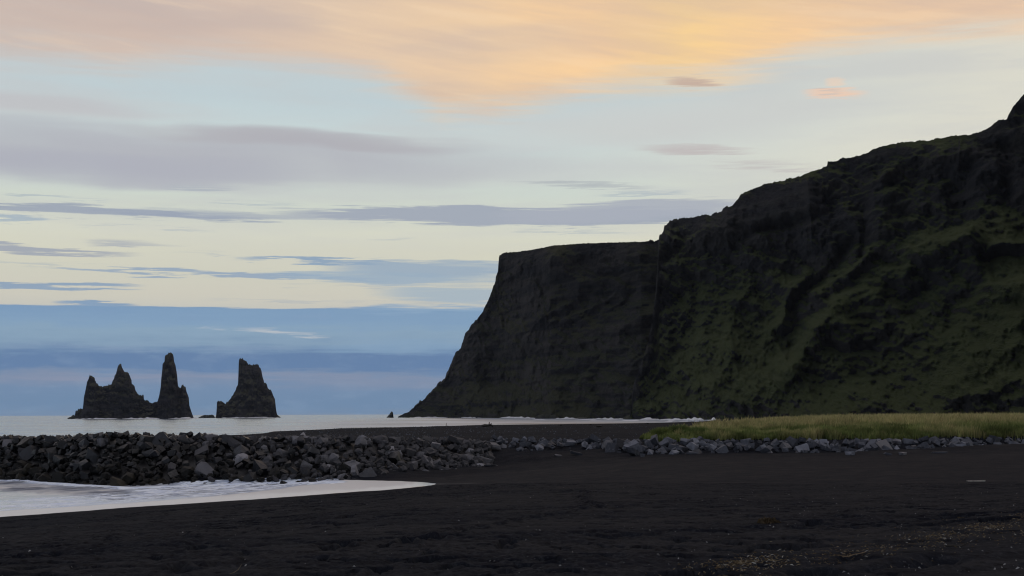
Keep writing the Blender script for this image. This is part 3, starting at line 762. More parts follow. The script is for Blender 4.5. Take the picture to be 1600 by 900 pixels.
near_sil = [(984, 650), (986, 640), (987, 625), (989, 605), (993, 590), (1000, 570), (1006, 555), (1012, 535), (1017, 510), (1021, 485), (1025, 450), (1027, 420), (1028, 395), (1029, 378), (1030, 371), (1034, 366), (1036.5, 362), (1038, 353), (1044, 347), (1060, 343), (1085, 338), (1103, 336), (1113, 336),
            (1120, 333), (1130, 327), (1146, 319), (1152, 312), (1158, 304), (1175, 296), (1200, 287), (1230, 281), (1250, 275), (1270, 268), (1288, 262), (1292.2, 261), (1293.2, 253), (1308, 251), (1312, 248), (1320, 246), (1340, 244), (1353, 240), (1365, 234), (1380, 228),
            (1400, 224), (1450, 220), (1490, 213), (1515, 211), (1530, 206), (1545, 199), (1560, 190), (1573, 186), (1577, 177), (1583, 166), (1590, 157), (1597, 149), (1601, 145), (1640, 118), (1700, 100), (1800, 95), (1900, 110), (2050, 120), (2300, 150), (2600, 260), (2800, 400)]
def rib(pxg, pyg, pts, wdt):
    """closeness to a line drawn on the face"""
    best = np.full(pxg.shape, 1e9)
    for (x0, y0), (x1, y1) in zip(pts, pts[1:]):
        vx, vy = x1 - x0, y1 - y0; t = np.clip(((pxg - x0) * vx + (pyg - y0) * vy) / (vx * vx + vy * vy), 0, 1)
        best = np.minimum(best, np.hypot(pxg - x0 - t * vx, pyg - y0 - t * vy))
    return np.exp(-(best / wdt) ** 2)
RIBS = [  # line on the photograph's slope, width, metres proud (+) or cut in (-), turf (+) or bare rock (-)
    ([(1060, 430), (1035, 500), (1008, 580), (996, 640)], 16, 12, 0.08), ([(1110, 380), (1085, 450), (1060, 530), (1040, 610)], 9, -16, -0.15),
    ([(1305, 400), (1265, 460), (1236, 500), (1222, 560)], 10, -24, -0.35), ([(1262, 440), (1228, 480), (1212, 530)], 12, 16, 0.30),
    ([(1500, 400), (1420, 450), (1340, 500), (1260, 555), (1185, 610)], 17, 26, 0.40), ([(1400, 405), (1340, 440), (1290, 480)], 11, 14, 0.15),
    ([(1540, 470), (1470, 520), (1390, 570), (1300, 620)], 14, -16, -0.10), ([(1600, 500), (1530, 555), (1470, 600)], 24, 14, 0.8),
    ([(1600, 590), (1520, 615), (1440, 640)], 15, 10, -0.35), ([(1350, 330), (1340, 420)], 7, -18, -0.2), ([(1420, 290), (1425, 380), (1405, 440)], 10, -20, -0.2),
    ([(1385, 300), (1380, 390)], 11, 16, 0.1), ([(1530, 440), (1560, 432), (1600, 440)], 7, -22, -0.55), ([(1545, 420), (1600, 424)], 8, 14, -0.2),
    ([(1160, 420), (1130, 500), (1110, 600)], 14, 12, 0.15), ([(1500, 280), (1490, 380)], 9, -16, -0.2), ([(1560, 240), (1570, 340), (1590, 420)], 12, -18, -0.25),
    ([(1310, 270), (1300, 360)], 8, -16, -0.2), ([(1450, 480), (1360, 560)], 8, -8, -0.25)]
def near_disp(S, Z, T, px, H):
    S = S / 1.7
    w = 40 * fbm(S / 120, Z / 120, 3, 201)
    diag = S + 0.85 * Z + w                                       # spurs that run down to the left
    up = sstep(0.50, 0.78, T + 0.25 * fbm(S / 110, Z / 200, 2, 205))
    cliff = 45 * (ridged((S + w) / 75, Z / 330, 3, 211, 0.5) - 0.6)
    spur = 85 * (ridged(diag / 120, (Z - 0.3 * S) / 330, 4, 221, 0.5) - 0.6)
    cliff = cliff + 26 * (ridged((S + 0.4 * w) / 26, Z / 120, 3, 215, 0.55) - 0.6)
    d = cliff * up + spur * (1 - 0.6 * up)
    d = d + 38 * fbm(diag / 34, (Z - 0.4 * S) / 60, 4, 231, 0.6)
    d = d + 26.0 * fbm(diag / 13, (Z - 0.4 * S) / 12, 4, 241, 0.66)
    d = d + 8.0 * fbm(S / 4.5, Z / 4.0, 2, 245, 0.6)
    d = d + 16 * up * fbm(S / 170, Z / 10, 3, 251)
    crest_py = np.interp(px, *np.array(near_sil, float).T); pyg = 650 - (T ** 1.06) * (650 - crest_py)
    jx = px + 60 * fbm(S / 45, Z / 40, 4, 271, 0.6); jy = pyg + 60 * fbm(S / 45 + 40, Z / 40, 4, 273, 0.6)
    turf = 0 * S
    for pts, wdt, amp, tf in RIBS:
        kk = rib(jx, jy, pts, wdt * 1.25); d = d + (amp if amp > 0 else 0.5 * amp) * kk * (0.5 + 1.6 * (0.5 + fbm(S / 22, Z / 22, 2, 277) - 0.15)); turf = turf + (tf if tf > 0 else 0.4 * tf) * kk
    # hollow band of bare rock under the top at the left, with its overhang
    band = np.exp(-((px - 1215) / 62) ** 4) * np.exp(-((T - 0.885 + 0.0) / 0.07) ** 4)
    d = d * (1 - 0.65 * band) + 16 * band
    d = d - 24 * np.exp(-((px - 1225) / 64) ** 4) * np.exp(-((T - 0.80) / 0.022) ** 2)
    # shallow caves at the foot
    d = d - 18 * np.exp(-((px - 1205) / 45) ** 2) * np.exp(-(T / 0.10) ** 2)
    d = d - 12 * np.exp(-((px - 1030) / 20) ** 2) * np.exp(-(T / 0.07) ** 2)
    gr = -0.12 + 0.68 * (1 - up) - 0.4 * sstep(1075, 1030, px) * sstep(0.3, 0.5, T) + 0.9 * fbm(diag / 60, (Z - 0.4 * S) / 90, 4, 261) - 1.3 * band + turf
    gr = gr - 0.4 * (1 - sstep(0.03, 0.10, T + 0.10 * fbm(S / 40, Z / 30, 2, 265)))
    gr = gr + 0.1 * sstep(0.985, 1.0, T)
    return d, gr
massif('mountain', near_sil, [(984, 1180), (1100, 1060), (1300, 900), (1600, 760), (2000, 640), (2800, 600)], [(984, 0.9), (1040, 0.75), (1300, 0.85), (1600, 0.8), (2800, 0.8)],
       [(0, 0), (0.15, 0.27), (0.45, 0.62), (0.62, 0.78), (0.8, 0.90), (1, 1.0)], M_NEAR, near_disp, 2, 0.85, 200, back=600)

# ------------------------------------------------------------------ sea stacks
def stack(name, sil, D, label, thick, seed, cat='sea stack', step=0.5, rows=56, yoff=0.0):
    sx, sy = np.array(sil, float).T
    pxs = np.arange(sx[0], sx[-1] + 0.01, step); pys = np.interp(pxs, sx, sy) + 2.5 * fbm(pxs / 3.0, pxs * 0, 3, seed + 900, 0.7) * np.clip((pxs - sx[0]) / 6, 0, 1) * np.clip((sx[-1] - pxs) / 6, 0, 1) * min(1, (sx[-1] - sx[0]) / 60) + 2.4 * (_hash(np.floor(pxs / 1.9).astype(np.int64), 0 * pxs.astype(np.int64), 0, seed + 77) - 0.5) * np.clip((pxs - sx[0]) / 10, 0, 1) * np.clip((sx[-1] - pxs) / 10, 0, 1) * min(1, (sx[-1] - sx[0]) / 60)
    hx, hy, t = ray(pxs, pys)
    ang = np.arctan2(hx, hy); a0 = 0.5 * (ang[0] + ang[-1]); xs = D * np.tan(ang - a0); H = np.maximum(CAMZ + D / np.cos(ang - a0) * t, 0.0)
    e1 = np.array([math.cos(a0), -math.sin(a0)]); e2 = np.array([math.sin(a0), math.cos(a0)])
    n = len(pxs)
    Hs = np.convolve(np.pad(H, 12, mode='edge'), np.hanning(25) / np.hanning(25).sum(), 'valid')
    endf = np.clip(np.minimum(np.arange(n), np.arange(n)[::-1]) / 14, 0, 1) ** 0.5
    W_ = (thick[0] + thick[1] * np.minimum(Hs, H + 6)) * (0.15 + 0.85 * endf)
    T = np.linspace(0, 1, rows)
    prof = np.clip(1 - T ** 1.25, 0, 1) ** 0.62
    rowsP = []
    for sgn in (-1, 1):
        Tt = T if sgn < 0 else T[::-1][1:]
        pf = np.interp(Tt, T, prof)
        Zr = Tt[:, None] * H[None]
        S = np.repeat(xs[None], len(Tt), 0)
        dd = 12.0 * (ridged(S / 18 + 0.6 * fbm(Zr / 14, S / 20, 2, seed + 3), Zr / 40 + sgn * 9, 3, seed + 5) - 0.6) + 14 * fbm(S / 8, Zr / 8 + sgn * 13, 4, seed + 11, 0.65) + 4 * fbm(S / 22 + sgn * 5, Zr / 4.2, 3, seed + 21)
        yv = sgn * np.maximum(0.02, pf[:, None] * W_[None] + dd * np.clip(pf[:, None] * 1.6, 0, 1) * np.clip(H / 18, 0, 1)[None])
        xv = S + 0.7 * fbm(S / 6 + sgn * 3, Zr / 5, 3, seed + 31) * np.clip(pf[:, None], 0, 1) * np.clip(H / 25, 0, 1)[None]
        dv = D + yoff + yv
        rowsP.append(np.stack([e1[0] * xv + e2[0] * dv, e1[1] * xv + e2[1] * dv, Zr], -1))
    P = np.concatenate(rowsP)
    P[0, :, 2] = -3; P[-1, :, 2] = -3
    c = np.array([e2[0] * (D + yoff), e2[1] * (D + yoff), 0.0])
    me = grid_mesh(name, P - c, M_STACK)
    attr(me, 'green', np.full(P.shape[:2], 0.05))
    return link(name, me, loc=c, label=label, cat=cat)

stack('sea_stack', [(105.5, 653.5), (110, 651), (116, 648), (118, 643), (121, 640), (125, 639), (129, 640), (130, 632), (131, 620), (134, 607), (136, 596), (139.5, 589), (140.5, 586), (143.5, 586), (147, 589.5), (150, 596), (153, 602), (156, 604), (162, 604.5), (167, 602), (174, 600), (177, 593), (179, 588),
                    (181, 585), (183, 577), (185, 569), (187, 567.5), (189.5, 569), (191, 574), (194, 579.5), (201, 582), (203, 587), (205.5, 594), (206, 600), (210, 604), (212, 610), (215, 615), (219, 617), (224.5, 617.5), (225, 624), (229, 625), (233, 628), (240, 630), (246, 627), (248, 620), (250, 611), (251, 604), (252, 590), (253.5, 577),
                    (254, 568), (257, 566), (257.6, 557), (259, 554), (262.5, 553.6), (263.2, 551.4), (267, 551.4), (270, 553), (271, 556.5), (272, 563), (274, 570), (276, 580), (277.1, 588), (277.6, 597), (278.2, 603), (280, 605.5), (283, 604.5), (286, 602), (290, 605), (291.5, 613), (295, 620), (296, 633), (298, 640), (300, 646), (303, 653.5)],
      1870, 'jagged double sea stack on the left with several needle spires joined at the base', (7, 0.26), 301)
stack('sea_stack', [(336.5, 652.5), (337.5, 650), (338.5, 640), (339, 628), (341, 626.5), (346, 628), (351, 630.5), (354, 629.5), (357, 626), (360, 624.5), (362, 619), (365, 614.5), (368, 609), (370, 605), (371.6, 602), (372.2, 595), (372.5, 583), (372.8, 578), (373.0, 566), (373.3, 562), (375, 560.5), (379, 560), (381, 562), (384, 565), (388, 568.5),
                    (394, 569.5), (401, 568), (404, 570.5), (407, 575), (408.5, 580), (410.5, 590), (413, 597), (416.5, 600), (419, 607), (424, 611), (427, 617), (429.5, 622), (430.5, 630), (431.5, 640), (433, 647), (436, 650), (439, 652.5)],
      2140, 'lone broad sea stack with a notched top standing right of the spires', (9, 0.30), 331)
stack('skerry', [(310, 652.3), (314, 650.5), (318, 649), (321, 647.5), (325, 649), (328, 648.3), (331, 647.7), (334, 649), (336, 652.3)], 2125, 'low black skerry awash at the left foot of the broad sea stack', (6, 0.5), 351, 'skerry', 0.4, 20)
stack('sea_stack', [(604, 652.3), (606, 650), (608, 648), (611, 643.5), (612.3, 642.5), (614, 644.5), (615, 652.3)], 1880, 'tiny pointed sea stack just off the tip of the headland', (4, 0.4), 361, 'sea stack', 0.25, 24)
for i, (px, hw, hh, D, lab) in enumerate(((855, 19, 7, 1395, 'wide flat skerry below the headland, left of all the skerries there'), (910, 9, 3, 1330, 'very small skerry in the surf between two wider ones under the headland'),
                                         (988, 15, 6, 1190, 'dark blunt skerry in white surf where the green slope meets the sea'), (1024, 4, 2, 1130, 'tiny black rock in the surf, nearest to the grass'))):
    _, _, tt = ray([px], [645]); 
    hx, hy, _t = ray([px], [650])
    # its foot on the sea
    fy = [p for p in np.arange(646, 670, 0.1) if CAMZ + D / hy[0] * ray([px], [p])[2][0] < 0][0]
    sil = [(px - hw, fy + 0.2), (px - hw * 0.9, fy - hh * 0.5), (px - hw * 0.6, fy - hh * 0.9), (px - hw * 0.1, fy - hh), (px + hw * 0.35, fy - hh * 0.85), (px + hw * 0.7, fy - hh * 0.8), (px + hw * 0.92, fy - hh * 0.3), (px + hw, fy + 0.2)]
    stack('skerry', sil, D, lab, (4, 0.8), 371 + i * 7, 'skerry', 0.4, 20)

# white surf at the foot of the cliffs
def surf():
    V = []; Fc = []
    def strip(px0, px1, D0, D1, wdt, n=60, sd=0, h=0.8):
        pxs = np.linspace(px0, px1, n); D = np.linspace(D0, D1, n)
        hx, hy, _t = ray(pxs, np.full(n, 650.0))
        e = np.sin(np.linspace(0, math.pi, n)) ** 0.6
        wv = wdt * e * (0.35 + 1.3 * vn2(pxs / 3.0, pxs * 0 + sd, 401 + sd))
        hv = 0.6 * h * e * (0.3 + 1.3 * vn2(pxs / 5.0, pxs * 0 + 3, 411 + sd))
        b0 = len(V)
        for k in range(n):
            for q, zz in ((-1, 0.03), (-0.4, 0.6), (0.3, 1.0), (1, 0.03)):
                r = (D[k] + q * wv[k] * 0.5); V.append((r * hx[k], r * hy[k], 0.05 + hv[k] * zz))
        for k in range(n - 1):
            for q in range(3):
                a = b0 + k * 4 + q; Fc.append((a, a + 1, a + 5, a + 4))
    strip(1000, 1030, 1130, 1120, 70, 60, 1, 2.2); strip(1026, 1078, 1085, 1035, 40, 80, 2, 1.5); strip(1070, 1100, 1000, 985, 50, 40, 3, 3.0); strip(1105, 1124, 930, 900, 30, 30, 4, 2.6)
    strip(868, 905, 1370, 1310, 60, 60, 5, 1.8); strip(925, 980, 1290, 1190, 60, 70, 6, 1.6); strip(720, 760, 1770, 1690, 60, 60, 7, 2.0); strip(780, 838, 1600, 1420, 60, 60, 8, 2.2)
    strip(640, 700, 1860, 1810, 50, 50, 9, 1.6); strip(1010, 1022, 1200, 1190, 20, 20, 12, 3.0); strip(112, 190, 1845, 1840, 30, 60, 13, 1.6); strip(190, 250, 1835, 1835, 40, 60, 10, 2.2); strip(262, 318, 1840, 1860, 50, 40, 11, 2.6); strip(345, 436, 2110, 2115, 40, 60, 14, 2.0)
    for k in range(26):
        px = rng.uniform(830, 1120); D = np.interp(px, [830, 1000, 1120], [1300, 1060, 900]) * rng.uniform(0.86, 1.0)
        strip(px, px + rng.uniform(6, 24), D, D * 0.99, rng.uniform(8, 25), 14, 20 + k, 0.5)
    me = raw_mesh(bpy.data.meshes.new('surf'), np.array(V), np.array(Fc), M_FOAM, True)
    link('surf', me, kind='stuff')
surf()

# ------------------------------------------------------------------ boulders
def boulder_mesh(seed, m, rounded=False):
    r = random.Random(seed)
    bm = bmesh.new()
    ex = (1.0, r.uniform(0.62, 0.92), r.uniform(0.45, 0.8))
    pts = []
    if rounded:
        for k in range(22):
            v = Vector((r.gauss(0, 1), r.gauss(0, 1), r.gauss(0, 1))).normalized()
            p = [math.copysign(abs(c) ** 0.75, c) for c in v]
            pts.append([0.5 * p[i] * ex[i] * r.uniform(0.85, 1.05) for i in range(3)])
    else:
        for sx in (-1, 1):
            for sy in (-1, 1):
                for sz in (-1, 1):
                    p = [0.5 * sx * ex[0] * r.uniform(0.45, 1.0), 0.5 * sy * ex[1] * r.uniform(0.45, 1.0), 0.5 * sz * ex[2] * r.uniform(0.5, 1.0)]
                    pts.append(p)
                    if r.random() < 0.7:
                        c = r.randrange(3); q = list(p); q[c] *= r.uniform(0.3, 0.8); q[(c + 1) % 3] *= r.uniform(1.0, 1.18); pts.append(q)
    for p in pts: bm.verts.new(p)
    bmesh.ops.convex_hull(bm, input=bm.verts, use_existing_faces=False)
    for v in [v for v in bm.verts if not v.link_faces]: bm.verts.remove(v)
    bmesh.ops.recalc_face_normals(bm, faces=bm.faces)
    me = bpy.data.meshes.new('boulder'); bm.to_mesh(me); bm.free()
    me.materials.append(m)
    return me

LIB = {}
for nm, m, rd in (('dark', M_DARK, False), ('alga', M_ALGA, True), ('mid', M_MID, True), ('midb', M_MID, False), ('grey', M_GREY, False)):
    LIB[nm] = [boulder_mesh(hash_ * 13 + len(nm) * 101, m, rd) for hash_ in range(14)]

def rock_bank(name, label, toe, crest, run, spec, group_name, rowsn, seed, core_mat, back, fill=0):
    """toe, crest: photograph polylines; run: metres from toe to crest line; spec(px, t) -> library name and size"""
    r = np.random.default_rng(seed)
    tp = np.array(toe, float); cp = np.array(crest, float)
    p0, p1 = tp[0, 0], tp[-1, 0]
    pxs = np.linspace(p0, p1, 160)
    tpts = []
    for px in pxs:
        py = np.interp(px, tp[:, 0], tp[:, 1]); dist = np.interp(px, tp[:, 0], tp[:, 2])
        hx, hy, t = ray([px], [py]); rr = dist / hy[0]
        tpts.append((rr * hx[0], dist, CAMZ + rr * t[0]))
    tpts = np.array(tpts)
    cpts = []
    for px, q in zip(pxs, tpts):
        py = np.interp(px, cp[:, 0], cp[:, 1]); dist = q[1] + np.interp(px, cp[:, 0], cp[:, 2])
        hx, hy, t = ray([px], [py]); rr = dist / hy[0]
        cpts.append((rr * hx[0], dist, CAMZ + rr * t[0]))
    cpts = np.array(cpts)
    root = bpy.data.objects.new(name, None); col.objects.link(root)
    org = np.array([tpts[:, 0].mean(), tpts[:, 1].mean(), 0.0]); root.location = org
    root['label'] = label; root['category'] = group_name
    # core under the stones
    rows_ = []
    for f in np.linspace(-0.15, 1, 14):
        p = tpts + (cpts - tpts) * f; p = p.copy(); p[:, 2] -= 0.62 + 0.3 * fbm(p[:, 0] / 0.9, p[:, 1] / 0.9, 3, seed); rows_.append(p)
    for dy, dz in back:
        p = cpts.copy(); p[:, 1] += dy; p[:, 2] += dz; rows_.append(p)
    core = grid_mesh('core', np.array(rows_) - org, core_mat); link('core', core, root)
    items = []
    L = np.concatenate([[0], np.cumsum(np.hypot(*np.diff(tpts[:, :2], axis=0).T))])
    for row in rowsn:
        t0, spacing = row[0], row[1]; prob = row[2] if len(row) > 2 else 1.0
        s = r.uniform(0, spacing)
        while s < L[-1]:
            f = np.interp(s, L, np.arange(len(L))); i = min(int(f), len(L) - 2); ff = f - i
            a = tpts[i] * (1 - ff) + tpts[i + 1] * ff; b = cpts[i] * (1 - ff) + cpts[i + 1] * ff
            px = pxs[i] * (1 - ff) + pxs[i + 1] * ff
            t = t0 + r.normal(0, 0.05)
            lib, size = spec(px, t, r)
            if lib and r.random() < prob:
                p = a + (b - a) * t
                p = p + np.array([r.normal(0, 0.2), r.normal(0, 0.15), 0])
                size *= r.uniform(0.72, 1.28)
                p[2] += r.normal(0, 0.13) - 0.30 * size
                if t > 1: p[2] = b[2] - 0.35 * size - 0.1 * (t - 1)
                items.append((size, lib, r.integers(0, 14), p, (r.uniform(-0.65, 0.65), r.uniform(-0.65, 0.65), r.uniform(0, 6.28)), (1, r.uniform(0.8, 1.15), r.uniform(0.85, 1.3))))
            s += spacing * r.uniform(0.75, 1.25)
    for _k in range(fill):      # small stones wedged between the large ones
        f = r.uniform(0, len(tpts) - 2); i = int(f); t = r.uniform(0, 1.25)
        p = tpts[i] + (cpts[i] - tpts[i]) * t + np.array([r.normal(0, 0.2), 0, -0.22])
        if t > 1: p[2] = cpts[i][2] - 0.3
        lib, _s = spec(pxs[i], t, r)
        if not lib: continue
        items.append((r.uniform(0.35, 0.62), lib, r.integers(0, 14), p, (r.uniform(-1, 1), r.uniform(-1, 1), r.uniform(0, 6.28)), (1, 1, 1)))
    # the largest as single stones, the rest together
    items.sort(key=lambda q: -q[0])
    rest = bmesh.new() if len(items) > 300 else None
    rmat = []
    for k, (size, lib, vi, p, rot, sc) in enumerate(items):
        from mathutils import Euler
        if k < 300:
            o = link('boulder', LIB[lib][vi], root)
            o.location = p - org; o.rotation_euler = rot; o.scale = tuple(size * v for v in sc)
        else:
            mtx = Matrix.Translation(Vector(p - org)) @ Euler(rot).to_matrix().to_4x4() @ Matrix.Diagonal((size * sc[0], size * sc[1], size * sc[2], 1))
            me = LIB[lib][vi]
            if me.materials[0] not in rmat: rmat.append(me.materials[0])
            n0 = len(rest.faces)
            vs = [rest.verts.new(mtx @ v.co) for v in me.vertices]
            for pl in me.polygons:
                fc = rest.faces.new([vs[i] for i in pl.vertices]); fc.material_index = rmat.index(me.materials[0])
    if rest is not None:
        me = bpy.data.meshes.new('small_rubble'); rest.to_mesh(me); rest.free()
        for m in rmat: me.materials.append(m)
        link('small_rubble', me, root, kind='stuff')
    return root, len(items)

def spec_left(px, t, r):
    dark = px + r.normal(0, 90)
    size = r.choice([0.7, 0.95, 1.3, 1.75], p=[0.34, 0.36, 0.22, 0.08]) * (0.78 if px > 640 else 0.88)
    if dark < 455 - 60 * t:
        lib = 'alga' if (t < 0.45 + r.normal(0, 0.15) and dark < 420) else 'dark'
        if t > 0.8 and r.random() < 0.4: lib = 'mid' if dark > 300 else 'dark'
        if r.random() < 0.05: lib = 'midb'
    else:
        lib = r.choice(['mid', 'midb'])
    return lib, size
toe = [(-170, 741, 127), (-60, 744, 121), (0, 748, 117), (90, 752, 113), (170, 758.5, 108), (230, 760, 107.5), (300, 756, 107), (430, 751, 106), (530, 750, 105.5), (590, 746, 107), (650, 738, 110.5), (700, 734, 112.5), (745, 730, 114), (768, 724, 116)]
crest = [(-170, 681, 7), (0, 681, 7), (120, 681, 7), (160, 677, 7), (200, 676, 7), (300, 679, 7), (420, 680, 7), (560, 681, 7), (650, 684, 7), (720, 685, 6.5), (768, 690, 5.5)]
_, n1_ = rock_bank('breakwater', 'long breakwater of dark heaped boulders rising behind the white wash', toe, crest, 7, spec_left, 'breakwater',
          [(-0.02, 1.0), (0.11, 0.95), (0.22, 0.95), (0.33, 0.95), (0.44, 0.95), (0.55, 0.9), (0.66, 0.9), (0.77, 0.9), (0.88, 0.85), (0.97, 0.8), (1.05, 0.9), (1.2, 1.3), (1.4, 1.7), (1.7, 2.4)], 5, M_DARK, ((2.5, -0.7), (5.0, -1.0), (9.0, -4.5)), 900)

def spec_right(px, t, r):
    if t < 0.25:
        size = r.choice([0.35, 0.55, 0.9, 1.2], p=[0.4, 0.3, 0.2, 0.1])
    else:
        size = r.choice([0.45, 0.75, 1.15, 1.75], p=[0.36, 0.34, 0.22, 0.08])
    if px < 960:
        size *= 0.68
        if r.random() < 0.12: return None, size
    if px > 1400: size *= 0.85
    return 'grey' if r.random() < 0.88 else 'midb', size
_, n2_ = rock_bank('rock_revetment', 'low line of grey blue boulders between the grass and the black sand', toe2, crest2, 3.2, spec_right, 'rock wall',
          [(-0.12, 1.6, 0.4), (0.05, 1.3, 0.6), (0.25, 1.05, 0.8), (0.45, 0.95, 0.9), (0.65, 0.9, 0.9), (0.85, 0.85, 0.9), (1.02, 0.85), (1.25, 1.1, 0.8), (1.6, 1.5, 0.6)], 9, M_SAND, ((2.5, -0.5), (4.0, -1.0)), 150)

def place_stone(px, py, size, lib, vi, sc, rot, label, name='loose_stone', cat='stone', sink=0.25):
    p = hit(px, py)
    o = link(name, LIB[lib][vi], label=label, cat=cat)
    o.location = (p[0], p[1], p[2] + size * sc[2] * (0.5 - sink) * 0.7); o.rotation_euler = rot; o.scale = tuple(size * v for v in sc)
    return o
place_stone(901, 710.5, 1.45, 'grey', 3, (1.0, 0.6, 0.42), (0.1, 0.22, 0.2), 'pale wedge shaped stone lying alone on the dark sand below the boulder line')
place_stone(873, 713, 0.95, 'midb', 5, (1.0, 0.6, 0.35), (0, 0.1, 0.5), 'dull flat stone half buried just left of the pale wedge stone')
place_stone(990, 712, 1.5, 'grey', 7, (1.0, 0.8, 0.7), (0.2, 0.4, 0.9), 'large grey boulder rolled forward from the left end of the grass')
place_stone(1004, 714, 0.5, 'grey', 9, (0.8, 0.7, 1.0), (0, 0, 0.3), 'small upright pale stone beside the rolled forward boulder')
place_stone(768, 728.5, 0.9, 'grey', 2, (1.3, 0.7, 0.35), (0, 0, 0.1), 'flat pale stone on the sand at the right end of the breakwater')
place_stone(1328, 711, 0.9, 'grey', 4, (1.0, 0.7, 0.6), (0.2, 0.1, 2.0), 'grey stone fallen onto the sand right below the middle of the boulder line')
place_stone(1388, 711, 0.75, 'grey', 8, (1.0, 0.5, 0.45), (0.0, 0.3, 0.2), 'slanted pale stone on the sand, left of a rounder buried one')
place_stone(1410, 711, 1.0, 'midb', 10, (1.0, 0.8, 0.5), (0, 0, 1.0), 'rounder stone half buried in sand, right of the slanted pale stone')
place_stone(1466, 708, 1.3, 'grey', 11, (1.1, 0.5, 0.2), (0, 0, 0.05), 'long flat slab level with the sand below the right hand boulders')

# ------------------------------------------------------------------ grass behind the boulder line
def blades(n, xy, hgt, wid, lean, cbase, ctip):
    a = rng.uniform(0, math.pi, n); dx = np.cos(a) * wid / 2; dy = np.sin(a) * wid / 2
    z = zbase(xy[:, 0], xy[:, 1]) - 0.03
    la = rng.uniform(0, 2 * math.pi, n); lx = np.cos(la) * lean * hgt + 0.10 * hgt; ly = np.sin(la) * lean * hgt
    b0 = np.stack([xy[:, 0] - dx, xy[:, 1] - dy, z], -1); b1 = np.stack([xy[:, 0] + dx, xy[:, 1] + dy, z], -1)
    m0 = np.stack([xy[:, 0] - dx * 0.8 + lx * 0.3, xy[:, 1] - dy * 0.8 + ly * 0.3, z + hgt * 0.6], -1)
    m1 = np.stack([xy[:, 0] + dx * 0.8 + lx * 0.3, xy[:, 1] + dy * 0.8 + ly * 0.3, z + hgt * 0.6], -1)
    tp = np.stack([xy[:, 0] + lx, xy[:, 1] + ly, z + hgt], -1)
    V = np.stack([b0, b1, m0, m1, tp], 1).reshape(-1, 3)
    k = np.arange(n)[:, None] * 5
    Fc = np.concatenate([k + [[0, 1, 3]], k + [[0, 3, 2]], k + [[2, 3, 4]]])
    mid = cbase * 0.5 + ctip * 0.5
    C = np.stack([cbase, cbase, mid, mid, ctip], 1).reshape(-1, 3)
    return V, Fc, np.concatenate([C, np.ones((len(C), 1))], -1)

